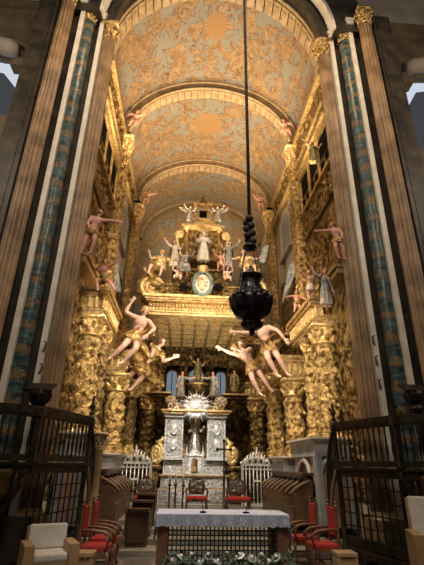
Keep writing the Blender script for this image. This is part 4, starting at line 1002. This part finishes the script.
for s in (-1, 1):
    b = MB(); pts = []
    for q in range(26):
        t = q / 25; a = t * 3.6 * pi; r = .2 * (1 - t) + .03; pts.append(V((SX + s * (1.12 + r * cos(a)), 19.0, 4.5 + r * sin(a))))
    b.tube([V((SX + s * .55, 19.0, 4.35)), V((SX + s * .9, 19.0, 4.3))] + pts, .07, 8); b.build('cresting_scroll', 'gold_bright', T, True)
# rayed crest over the niche
c = V((SX, 18.85, 4.3)); crest = MB(); crest.ball(c, (.34, .14, .34), 16, 10); cr = crest.build('sunburst_crest', 'silver', T, True)
for q in range(32):
    a = 2 * pi * q / 32; L = .84 if q % 2 == 0 else .66
    d = V((cos(a), 0, sin(a) * .85)); MB().tube([c + d * .2, c + d * L * .6 + V((0, -.05, 0)), c + d * L], [.05, .045, .012], 6).build('ray', 'silver_plain', cr, True)
for q in range(14):
    a = 2 * pi * q / 14; MB().ball(c + V((.48 * cos(a), -.08, .43 * sin(a))), (.11, .07, .095), 8, 6, None, lambda p: 1 + .2 * noise.noise(p * 4)).build('cloud', 'silver', cr, True)
# tabernacle with little spires in front of the niche
b = MB(); b.box((SX, 18.95, 1.95), (.56, .4, .7)); b.box((SX, 18.95, 2.32), (.66, .5, .06)); b.lathe([(.24, 0), (.2, .12), (.1, .22), (.04, .4), (.01, .5)], (SX, 18.95, 2.35), 10)
tb = b.build('tabernacle', 'silver', T)
b = MB(); b.prism([(SX - .13, 1.68), (SX + .13, 1.68)] + [(SX + .13 * cos(pi * q / 10), 2.06 + .16 * sin(pi * q / 10)) for q in range(11)], 18.70, 18.76); b.build('door', 'gold_dark', tb)
for s in (-1, 1):
    b = MB(); b.lathe([(.06, 1.6), (.05, 2.3), (.08, 2.34), (.03, 2.5), (.005, 2.75)], (SX + s * .34, 18.8, 0), 8); b.build('spire', 'silver_plain', tb)
figure('saint_statue', 'silver caped saint statue with golden halo in the shrine niche', 'statue', (SX, 19.5, 3.1), 1.45, rm='dull_silver', aL=((-.5, -.3, -.8), (.3, -.9, .1)), aR=((.5, -.3, -.8), (.3, -.7, .6)), lL=((-.1, -.2, -1), (0, .05, -1)), lR=((.1, -.2, -1), (0, .05, -1)))
hb = MB(); hb.lathe([(.02, 0), (.2, .01), (.24, .03), (.2, .05), (.02, .06)], (SX, 19.62, 3.67), 20, axis=V((0, -1, 0))); tag(hb.build('halo', 'gold_bright', org=(SX, 19.62, 3.67)), 'round golden halo behind the head of the niche saint', 'halo')
# figures above the shrine
S = (('gold robed pilgrim statue standing highest, centred over the silver shrine', 197.8, 369, 20.9, 1.2, 'robe_green', UPL, 0), ('kneeling robed king statue at left of the shrine top', 181, 384, 19.4, 1.25, 'robe_grey', dict(aR=((.7, -.4, -.3), (.8, -.3, .1))), 1),
     ('kneeling robed king statue at right of the shrine top', 214, 384, 19.4, 1.2, 'robe_grey', dict(aL=((-.7, -.4, -.3), (-.8, -.3, .1))), -1), ('dim standing saint left of the left glazed arch', 159, 381, 20.3, 1.1, 'robe_green', {}, 0), ('dim standing saint right of the right glazed arch', 234.5, 381, 20.3, 1.1, 'robe_green', {}, 0))
for lab, px, py, Y, H, rm, kw, ln in S: fig(lab, px, py, Y, H, name='saint_statue', rm=rm, tor=(ln * .12, -.05, 1), skin='skin_rose', **kw)
for (px, lab, sx) in ((170.5, 'small cherub on the left corner of the shrine cornice', -1), (222, 'small cherub on the right corner of the shrine cornice', 1), (176.5, 'small cherub holding the left side of the sunburst crest', 1), (215.5, 'small cherub holding the right side of the sunburst crest', -1)):
    fig(lab, px, 404 if px in (170.5, 222) else 407, 18.85, .62, name='cherub_statue', child=True, robe='loin', rm='gold_bright', skin='white_paint', hair='hair_gold', lL=((-.4, -.7, -.6), (.1, .1, -1)), lR=((.4, -.7, -.6), (-.1, .1, -1)), aL=((-.8, -.3, .1 * sx), (-.4, -.2, .8)), aR=((.8, -.3, -.1 * sx), (.4, -.2, .8)))
for i, s in enumerate((-1, 1)):       # plinth rising behind the shrine for the highest figure
    pass
T = thing('gilded_pedestal', 'stepped dark gilt pedestal under the highest pilgrim statue', 'pedestal', (-.05, 20.9, 4.3))
b = MB(); b.lathe([(.62, 4.3), (.66, 4.45), (.5, 4.6), (.4, 5.2), (.46, 5.55)], (-.05, 20.9, 0), 16); b.build('drum', 'gold_dark', T); b = MB(); b.lathe([(.52, 5.55), (.54, 5.62), (.4, 5.71)], (-.05, 20.9, 0), 16); b.build('cap', 'gold_plain', T)
for s, nm in ((-1, 'left'), (1, 'right')):
    x = at(159 if s < 0 else 234.5, 392, 20.3).x
    T = thing('gilded_bracket', 'gilt bracket under the dim saint at %s of the shrine' % nm, 'bracket', (x, 20.3, 4.4)); b = MB(); b.lathe([(.06, 4.3), (.2, 4.55), (.3, 4.75), (.55, 4.83), (.6, 4.9)], (x, 20.4, 0), 14); b.build('corbel', 'gold_dark', T); b = MB(); b.box((x, 20.4, 5.04), (1.2, .9, .07)); b.build('shelf', 'gold_plain', T)

# ---- silver gates at both sides of the shrine
def gate(xa, xb, label):
    xc = (xa + xb) / 2; w_ = xb - xa; Y = 17.9; T = thing('silver_gate', label, 'gate', (xc, Y, Z0)); zt = 2.0
    b = MB(); b.box((xc, Y, zt), (w_ + .1, .12, .09)); b.box((xc, Y, zt - .16), (w_, .08, .05)); b.box((xc, Y, .58), (w_, .1, .1))
    for x in (xa, xb): b.box((x, Y, 1.27), (.09, .1, 1.5))
    b.build('frame', 'silver_plain', T)
    for k in range(1, 8):
        x = xa + w_ * k / 8; b = MB(); b.lathe([(.028, .6), (.023, 1.2), (.040, 1.28), (.023, 1.36), (.026, 1.96)], (x, Y, 0), 8); b.build('bar', 'silver_plain', T, True)
    b = MB(); b.box((xc, Y - .03, 1.42), (.26, .05, .07)); b.build('lock_plate', 'white_paint', T)
    b = MB()
    for q in range(11):
        u = (q - 5) / 5; h = .5 * (1 - u * u * .75); x = xc + u * w_ * .48
        b.tube([V((x, Y, zt)), V((x + .07 * (q % 2 * 2 - 1), Y - .05, zt + h * .4)), V((x - .05, Y, zt + h * .75)), V((x, Y, zt + h))], [.05, .06, .045, .02], 6)
        for e in (-1, 1): b.ball((x + e * .07, Y - .02, zt + h * .5), (.055, .05, .05), 6, 5)
    b.lathe([(.05, zt + .3), (.09, zt + .42), (.03, zt + .5), (.05, zt + .56), (.005, zt + .68)], (xc, Y, 0), 8); b.build('crest', 'silver_plain', T, True)
gate(-3.12, -1.88, 'tall silver barred gate with leafy crest left of the shrine'); gate(1.72, 2.9, 'tall silver barred gate with leafy crest right of the shrine')

# ---- choir stalls
def stalls(s, x, Y0, Y1, label):
    T = thing('choir_stall', label, 'choir stall', (s * x, (Y0 + Y1) / 2, Z0)); L = Y1 - Y0; yc = (Y0 + Y1) / 2; n = int(L / .62)
    b = MB(); b.box((s * (x + .3), yc, 1.12), (.1, L, 1.25)); b.build('back_panel', 'walnut_light', T)
    b = MB(); b.box((s * (x + .24), yc, 1.78), (.34, L + .1, .07)); b.box((s * (x + .26), yc, 1.7), (.24, L, .08)); b.build('top_rail', 'walnut', T)
    b = MB(); b.box((s * (x + .02), yc, .93), (.5, L, .06)); b.build('seat_board', 'walnut', T); b = MB(); b.box((s * (x - .2), yc, .7), (.06, L, .4)); b.build('front_board', 'walnut', T)
    for k in range(n + 1):
        y = Y0 + L * k / n; b = MB()
        b.tube([V((s * (x + .26), y, 1.62)), V((s * (x + .05), y, 1.52)), V((s * (x - .16), y, 1.40)), V((s * (x - .26), y, 1.30)), V((s * (x - .2), y, 1.23)), V((s * (x - .14), y, 1.29))], [.05, .05, .05, .05, .04, .03], 8)
        b.box((s * (x + .04), y, .98), (.46, .05, .9)); b.build('arm_divider', 'walnut_light', T)
    return T
stalls(-1, 2.66, 12.9, 16.6, 'carved walnut choir stalls with scrolled arms on the left of the sanctuary')
stalls(1, 2.6, 12.6, 17.2, 'carved walnut choir stalls with scrolled arms on the right of the sanctuary')
T = thing('stone_pillar', 'slim carved brown stone pillar with capital beside the left pulpit stair', 'pillar', (-3.2, 12.6, .25))
c = at(100, 440, 12.6); b = MB(); b.lathe([(.2, .26), (.2, .5), (.13, .6), (.13, 2.3), (.16, 2.36)], (c.x, 12.6, 0), 14, fluted(1, 10, .1)); b.build('shaft', 'rib_paint', T, True)
b = MB(); capital_mb(b, (c.x, 12.6, 2.36), .14, .4); b.build('capital', 'rib_tile', T, True)
# prayer bench in front of the left stalls
T = thing('kneeling_bench', 'dark walnut kneeling bench in front of the red chairs on the left steps', 'bench', (-1.9, 12.6, .25))
for k in range(3):
    y = 11.9 + .8 * k; z = .125 * (1 + k); b = MB(); b.box((-1.75 + .04 * k, y, z + .40), (.52, .06, .8)); b.box((-1.75 + .04 * k, y - .06, z + .81), (.6, .26, .05)); b.box((-1.75, y - .05, z + .3), (.4, .04, .4)); b.build('desk_front', 'walnut', T)
for s in (-1, 1):
    b = MB(); b.box((-1.75 + s * .27, 12.7, .62), (.05, 1.7, .5)); b.build('side_board', 'walnut', T)

# ---- celebrants' chairs in front of the shrine
def carved_chair(x, Y, z0, label, wdt=.66, ht=1.08):
    T = thing('carved_armchair', label, 'chair', (x, Y, z0), 'carved armchairs before the shrine')
    b = MB(); b.box((x, Y, z0 + .46), (wdt, .56, .10), None, 1, .03); b.build('seat', 'red_velvet', T)
    b = MB(); b.box((x, Y, z0 + .39), (wdt + .02, .58, .06)); b.build('seat_frame', 'walnut', T)
    b = MB(); n = 18; pts = [(x - wdt * .42, z0 + .5), (x - wdt * .36, z0 + .56)] 
    ol = [(-.36, .55), (-.42, .8), (-.36, .98), (-.18, 1.02), (-.08, 1.1), (.08, 1.1), (.18, 1.02), (.36, .98), (.42, .8), (.36, .55)]
    b.prism([(x + u * wdt, z0 + v * ht / 1.08) for u, v in ol], Y + .22, Y + .28); bk = b.build('backrest', 'walnut', T)
    relief_panel(bk, 'carved_back', lambda u, v: V((x + (u - .5) * wdt * .66, Y + .22, z0 + .6 + .4 * v)), 18, 18, .07, 9, 'dull_silver')
    for s in (-1, 1):
        b = MB(); b.tube([V((x + s * wdt * .44, Y + .24, z0 + .72)), V((x + s * wdt * .48, Y, z0 + .74)), V((x + s * wdt * .5, Y - .22, z0 + .70)), V((x + s * wdt * .5, Y - .28, z0 + .64))], .032, 8); b.tube([V((x + s * wdt * .46, Y - .2, z0 + .46)), V((x + s * wdt * .5, Y - .22, z0 + .7))], .026, 8); b.build('arm', 'walnut', T, True)
        for yy in (-.24, .24):
            b = MB(); b.tube([V((x + s * wdt * .44, Y + yy, z0 + .4)), V((x + s * wdt * .48, Y + yy * 1.05, z0 + .2)), V((x + s * wdt * .44, Y + yy * 1.1, z0))], [.04, .03, .035], 8); b.build('leg', 'walnut', T, True)
    return T
for px, lab, wd in ((196.5, 'carved armchair with red seat exactly in front of the shrine', .70), (144.5, 'carved armchair with red seat in front of the left silver gate', .72), (238, 'carved armchair with red seat left of the right silver gate', .80)):
    carved_chair(at(px, 500, 15.5).x, 15.5, Z0, lab, wd)

# ---- floor candlesticks and cross
for i, (px, lab) in enumerate(((169.5, 'tall dark floor candlestick, leftmost of three before the shrine'), (175.5, 'tall dark floor candlestick, middle one of three before the shrine'), (183, 'tall dark floor candlestick, rightmost of three before the shrine'))):
    x = at(px, 490, 15.9).x; T = thing('floor_candlestick', lab, 'candlestick', (x, 15.9, Z0), 'floor candlesticks')
    b = MB(); b.lathe([(.13, 0), (.13, .04), (.04, .08), (.028, .5), (.045, .55), (.03, .6), (.03, .78), (.07, .82), (.07, .85)], (x, 15.9, Z0), 12); b.build('stand', 'iron', T, True)
    b = MB(); b.lathe([(.035, 0), (.035, .52)], (x, 15.9, Z0 + .85), 10); b.build('candle', 'stone_figure', T, True)
x = at(224, 470, 16.2).x; T = thing('processional_cross', 'tall dark processional cross on a pole right of the centre chair', 'cross', (x, 16.2, Z0))
b = MB(); b.lathe([(.16, 0), (.16, .05), (.04, .1), (.03, 1.45), (.06, 1.5), (.03, 1.56)], (x, 16.2, Z0), 10); b.build('pole', 'iron', T, True)
b = MB(); z = Z0 + 1.56; b.bar((x, 16.2, z), (x, 16.2, z + .72), .06); b.bar((x - .24, 16.2, z + .44), (x + .24, 16.2, z + .44), .06)
for d in ((-.24, .44), (.24, .44), (0, .72)): b.ball((x + d[0], 16.2, z + d[1]), (.06, .04, .06), 8, 6)
b.build('cross', 'iron', T)

# ---- red velvet armchairs facing inwards
def red_chair(x, Y, s, label, z0=0.0):
    """s = direction faced along x"""
    T = thing('red_armchair', label, 'chair', (x, Y, z0), 'red velvet armchairs')
    def Q(u, v, z): return V((x + s * u, Y + v, z0 + z))
    b = MB(); b.box(Q(0, 0, .50), (.54, .52, .10), None, 1, .03); b.build('seat', 'red_velvet', T)
    b = MB(); b.box(Q(0, 0, .43), (.56, .54, .06)); b.build('seat_frame', 'brown_wood', T)
    b = MB(); b.box(Q(-.27, 0, .94), (.07, .44, .52), None, 1, .025); bk = b.build('backrest', 'red_velvet', T)
    for v in (-.25, .25):
        b = MB(); b.bar(Q(-.28, v, 0), Q(-.28, v, 1.2), .05); b.lathe([(.03, 0), (.04, .03), (.02, .06), (.03, .1), (.005, .14)], Q(-.28, v, 1.2), 8); b.build('back_post', 'brown_wood', T)
        b = MB(); b.tube([Q(-.27, v, .80), Q(-.05, v, .80), Q(.16, v, .77), Q(.27, v, .70), Q(.30, v, .62)], .03, 8); b.tube([Q(.22, v, .72), Q(.25, v, .6), Q(.22, v, .45)], .028, 8); b.build('arm', 'brown_wood', T, True)
        b = MB(); b.tube([Q(.24, v, .45), Q(.27, v, .3), Q(.22, v, .12), Q(.27, v, 0)], [.04, .03, .024, .03], 8); b.build('leg', 'brown_wood', T, True)
    b = MB(); b.bar(Q(-.27, -.25, .2), Q(.24, -.25, .2), .03); b.bar(Q(-.27, .25, .2), Q(.24, .25, .2), .03); b.bar(Q(0, -.25, .2), Q(0, .25, .2), .03); b.build('stretcher', 'brown_wood', T)
    return T
red_chair(-2.30, 9.55, 1, 'red velvet armchair on the left, the nearer of two beside the pulpit grille')
red_chair(-2.28, 10.45, 1, 'red velvet armchair on the left, half hidden behind the nearer one')
red_chair(2.26, 9.9, -1, 'red velvet armchair on the right, the nearer of two beside the pulpit')
red_chair(2.12, 10.8, -1, 'red velvet armchair on the right, the farther one behind its twin')

# ---- blocky oak armchairs with white cushions in the foreground
def oak_chair(cx, Y, rz, label, zs, zb, wd=.74, dp=.66):
    T = thing('oak_armchair', label, 'chair', (cx, Y, 0), 'oak armchairs with white cushions'); R = Matrix.Rotation(rz, 3, 'Z'); c = V((cx, Y, 0))
    def bx(p, sz, nm, m, bev=0):
        b = MB(); b.box(c + R @ V(p), sz, R, 1, bev); return b.build(nm, m, T)
    for s in (-1, 1): bx((s * (wd / 2 - .07), -.04, (zs + .14) / 2), (.14, dp, zs + .14), 'arm_panel', 'oak')
    bx((0, 0, zs - .13), (wd - .28, dp - .06, .12), 'seat_frame', 'oak'); bx((0, -dp / 2 + .06, (zs - .2) / 2), (wd - .28, .05, zs - .2), 'front_panel', 'brown_wood')
    bx((0, -.03, zs - .03), (wd - .29, dp - .1, .10), 'seat_cushion', 'chair_cushion', .03)
    b = MB(); b.box(c + R @ V((0, dp / 2 - .05, (zs + zb) / 2 + .02)), (wd - .20, .09, zb - zs), R @ Matrix.Rotation(-.1, 3, 'X'), 1, .03); b.build('back_cushion', 'chair_cushion', T)
    bx((0, dp / 2 + .05, zb / 2), (wd - .16, .05, zb - .02), 'back_frame', 'oak')
    return T
p = at(50, 540, 7.4); oak_chair(p.x, 7.4, .42, 'oak armchair with white cushions at the lower left corner', .76, at(47, 526, 7.5).z, .76, .60)
p = at(433, 520, 6.9); oak_chair(p.x, 6.9, -.30, 'oak armchair with tall white back cushion at the right edge', .98, at(415, 498, 7.1).z, .74, .66)
for px, lab in ((82.5, 'plain oak stool right of the white cushioned left armchair'), (347.5, 'plain oak stool in front of the right pulpit')):
    p = at(px, 553, 7.6); T = thing('oak_stool', lab, 'stool', (p.x, 7.75, 0)); b = MB(); b.box((p.x, 7.75, p.z - .03), (.34, .30, .06), None, 1, .01); b.build('seat', 'oak', T)
    for s in (-1, 1): b = MB(); b.box((p.x + s * .14, 7.75, (p.z - .06) / 2), (.05, .28, p.z - .06)); b.build('side_panel', 'oak', T)
    b = MB(); b.box((p.x, 7.64, (p.z - .06) * .62), (.24, .03, (p.z - .06) * .7)); b.build('front_panel', 'oak', T)

# ---- altar
ax0, ax1, ay0, ay1, az = -1.10, 1.22, 8.4, 9.25, 1.165
T = thing('altar_table', 'long wooden altar table with dark lattice front in the centre foreground', 'altar', ((ax0 + ax1) / 2, 8.8, 0)); xc = (ax0 + ax1) / 2
b = MB(); b.box((xc, (ay0 + ay1) / 2, az - .05), (ax1 - ax0, ay1 - ay0, .09)); b.build('table_top', 'brown_wood', T)
for x in (ax0 + .1, ax1 - .1):
    b = MB(); b.box((x, ay0 + .12, (az - .1) / 2), (.19, .2, az - .1)); b.box((x, ay1 - .1, (az - .1) / 2), (.19, .16, az - .1)); b.box((x, ay0 + .5, az - .16), (.12, .7, .1)); b.build('leg', 'brown_wood', T)
b = MB(); x0, x1 = ax0 + .2, ax1 - .2
for k in range(27): x = x0 + (x1 - x0) * k / 26; b.box((x, ay0 + .07, (az - .1 + .08) / 2), (.022, .03, az - .18))
for k in range(14): b.box((xc, ay0 + .055, .1 + .075 * k), (x1 - x0, .03, .02))
b.build('lattice', 'iron', T)
b = MB(); b.box((xc, ay0 + .06, .05), (x1 - x0, .1, .1)); b.build('bottom_rail', 'brown_wood', T)
b = MB(); e = .025; N_ = 150
b.box((xc, (ay0 + ay1) / 2, az + .008), (ax1 - ax0 + .06, ay1 - ay0 + .06, .02))
def drop(x): return .185 + .012 * sin(x * 40) * (1 if sin(x * 20) > 0 else .4)
b.sheet(lambda u, v: V((ax0 - .03 + (ax1 - ax0 + .06) * u, ay0 - .035 - .012 * v * (1 + sin(u * 60)), az + .015 - v * drop(ax0 + 2.4 * u))), N_, 8, .008)
for s, x in ((-1, ax0 - .035), (1, ax1 + .035)):
    b.sheet(lambda u, v: V((x + s * .012 * v * (1 + sin(u * 24)), ay0 - .03 + (ay1 - ay0 + .05) * u, az + .015 - v * .42)), 40, 8, .008)
tag(b.build('altar_cloth', 'lace', org=(xc, 8.8, az)), 'white lace cloth covering the altar table', 'altar cloth')
for px, lab, sx in ((203, 'slender black microphone left of centre on the altar cloth', -1), (246, 'slender black microphone right of centre on the altar cloth', 1)):
    x = at(px, 512, 8.6).x; T = thing('microphone', lab, 'microphone', (x, 8.6, az + .02), 'altar microphones'); b = MB(); b.lathe([(.06, 0), (.06, .02), (.012, .03)], (x, 8.6, az + .02), 12); b.build('foot', 'black', T)
    b = MB(); b.tube([V((x, 8.6, az + .04)), V((x + sx * .01, 8.58, az + .14)), V((x + sx * .06, 8.56, az + .22)), V((x + sx * .14, 8.55, az + .24))], .007, 6); b.build('gooseneck', 'black', T, True); b = MB(); b.tube([V((x + sx * .14, 8.55, az + .24)), V((x + sx * .19, 8.55, az + .235))], .014, 8); b.build('capsule', 'black', T, True)

# ---- flowers in front of the altar
T = thing('flower_trough', 'long trough of dark green leaves in front of the altar lattice', 'flower arrangement', (.1, 7.95, 0))
b = MB(); b.box((.1, 7.95, .22), (2.0, .3, .34), None, 1.05, .02); b.box((-.7, 7.95, .03), (.1, .26, .05)); b.box((.9, 7.95, .03), (.1, .26, .05)); b.build('trough', 'walnut', T)
rnd = random.Random(4); b = MB()
for q in range(420):
    x = rnd.uniform(-.98, 1.18); y = 7.95 + rnd.uniform(-.17, .17); z = rnd.uniform(.36, .60) + .06 * sin(x * 7); a = rnd.uniform(0, 6.28); t = rnd.uniform(-.2, .9); L = rnd.uniform(.06, .13)
    d = V((cos(a) * cos(t), sin(a) * cos(t), sin(t))); sd = d.cross(V((0, 0, 1))).normalized() * L * .28; p = V((x, y, z)); up = sd.cross(d).normalized() * .006
    vs = [b.bm.verts.new(v) for v in (p, p + d * L * .45 + sd, p + d * L, p + d * L * .45 - sd, p + d * L * .45 + up * 3, p + d * L * .45 - up)]
    for f_ in ((0, 1, 4), (1, 2, 4), (2, 3, 4), (3, 0, 4), (1, 0, 5), (2, 1, 5), (3, 2, 5), (0, 3, 5)): b.face([vs[i] for i in f_])
fo = b.build('leaves', 'leaf', T); fo['kind'] = 'stuff'
RP = [(172, 561), (180, 557), (186, 563), (192, 555.5), (200, 563), (208, 555), (217, 562), (227, 555), (233, 562), (240, 555.5), (252, 558), (259, 563), (261.5, 556), (270, 562), (276.5, 557)]
ORD = ['leftmost', 'second from left', 'third from left', 'fourth from left', 'fifth from left', 'sixth from left', 'seventh from left', 'middle', 'seventh from right', 'sixth from right', 'fifth from right', 'fourth from right', 'third from right', 'second from right', 'rightmost']
def rose_parts(T):
    b = MB()
    for ring, (n, r, h, tl) in enumerate(((3, .012, .05, .1), (5, .026, .045, .35), (6, .040, .036, .75))):
        for q in range(n):
            a = 2 * pi * (q + ring * .5) / n
            def pf(u, v): 
                aa = a + (u - .5) * 2 * pi / n * 1.35; rr = r * (.45 + .55 * v + tl * .35 * v * v); return V((rr * cos(aa), rr * sin(aa), -.02 + h * v + .012 * ring * (1 - v) - .02 * tl * v * v * (1 + abs(u - .5))))
            b.sheet(pf, 5, 4, .0025)
    b.ball((0, 0, .008), (.018, .018, .03), 8, 6); o = b.build('petals', 'rose_white', None, True); o.parent = T
    b = MB(); b.tube([V((0, 0, -.02)), V((.005, 0, -.12)), V((0, .01, -.22))], .006, 6); b.lathe([(.006, -.035), (.02, -.02), (.024, -.012)], (0, 0, 0), 8); o = b.build('stem', 'leaf', None, True); o.parent = T
rp = None
for i, (px, py) in enumerate(RP):
    p = at(px, py, 7.84); lab = 'white rose among the leaves before the altar, %s of fifteen' % ORD[i]
    if rp is None: rp = thing('white_rose', lab, 'flower', p, 'white roses before the altar'); rose_parts(rp); rp.rotation_euler = (.7, 0, 0); rp.scale = (1.5,) * 3
    else: o = dup(rp, p, lab); o.rotation_euler = (.5 + .4 * (i % 3) / 2, .3 * (i % 2) - .15, i * 1.3)

# ---- hanging sanctuary lamp
LX, LY = .50, 7.5
def lz(py): return at(252, py, LY).z
T = thing('hanging_lamp', 'ornate black sanctuary lamp hanging on a long rope before the altar', 'lamp', (LX, LY, lz(336)))
b = MB(); b.tube([V((LX, LY, lz(224))), V((LX, LY, 22))], .038, 10); b.build('rope', 'rope', T, True)
b = MB()
for q in range(10):
    t = q / 9; z = lz(241) + (lz(220) - lz(241)) * t; a = q * 1.9; b.ball((LX + .055 * cos(a), LY + .055 * sin(a), z), (.085, .085, .075), 10, 8, None, lambda p: 1 + .2 * noise.noise(p * 4 + V((q, 0, 0))))
b.build('knot', 'rope', T, True)
b = MB(); z = lz(251); b.lathe([(.02, 0), (.1, .01), (.145, .07), (.13, .12), (.08, .17), (.05, .24), (.02, .28)], (LX, LY, z), 20, lambda a, q: 1 + .05 * cos(8 * a)); b.build('chain_plate', 'black_silver', T, True)
def pr(px0, px1, py): return (px1 - px0) / 2 * .0192
zz = lambda y: lz(y)
prof = [(.015, zz(336)), (.05, zz(334)), (.06, zz(332)), (.03, zz(330.5)), (.12, zz(329.5)), (.20, zz(327)), (.215, zz(324)), (.17, zz(321)), (.18, zz(319)), (.30, zz(316)), (.375, zz(311)), (.405, zz(306)), (.415, zz(302)), (.38, zz(299)), (.39, zz(297.5)), (.30, zz(294)), (.21, zz(290)), (.185, zz(285)), (.19, zz(281)), (.225, zz(278)), (.235, zz(276)), (.20, zz(275)), (.08, zz(273.5)), (.02, zz(270))]
def ln(a, z): return 1 + .035 * sin(9 * a + z * 5) + .025 * noise.noise(V((cos(a) * 6, sin(a) * 6, z * 12)))
fine = []
for (r0, a0), (r1, a1) in zip(prof, prof[1:]):
    for q in range(4): fine.append((r0 + (r1 - r0) * q / 4, a0 + (a1 - a0) * q / 4))
fine.append(prof[-1])
b = MB(); b.lathe(fine, (LX, LY, 0), 64, ln); body = b.build('vessel', 'black_silver', T, True)
for q in range(12):
    a = 2 * pi * q / 12; MB().ball((LX + .40 * cos(a), LY + .40 * sin(a), zz(300)), (.05, .05, .075), 8, 6).build('boss', 'black_silver', body, True)
for q in range(8):
    a = 2 * pi * q / 8; d = V((cos(a), sin(a), 0)); c = V((LX, LY, 0)); MB().tube([c + d * .2 + V((0, 0, zz(284))), c + d * .215 + V((0, 0, zz(288))), c + d * .26 + V((0, 0, zz(292))), c + d * .36 + V((0, 0, zz(296)))], [.015, .022, .022, .022], 6).build('scroll', 'black_silver', body, True)
b = MB(); b.lathe([(.03, zz(275)), (.1, zz(274)), (.06, zz(272)), (.02, zz(268)), (.03, zz(267)), (.005, zz(265))], (LX, LY, 0), 14); b.build('cover', 'black_silver', T, True)
for q in range(4):
    a = pi / 4 + q * pi / 2; d = V((cos(a), sin(a), 0)); p0 = V((LX, LY, lz(250))) + d * .13; p1 = V((LX, LY, zz(297))) + d * .39; b = MB(); n = 26
    for k in range(n):
        u, v = p0.lerp(p1, k / n), p0.lerp(p1, (k + 1.25) / n); b.bar(u, v, .022 if k % 2 else .008, .008 if k % 2 else .022)
    b.build('chain', 'black_silver', T)
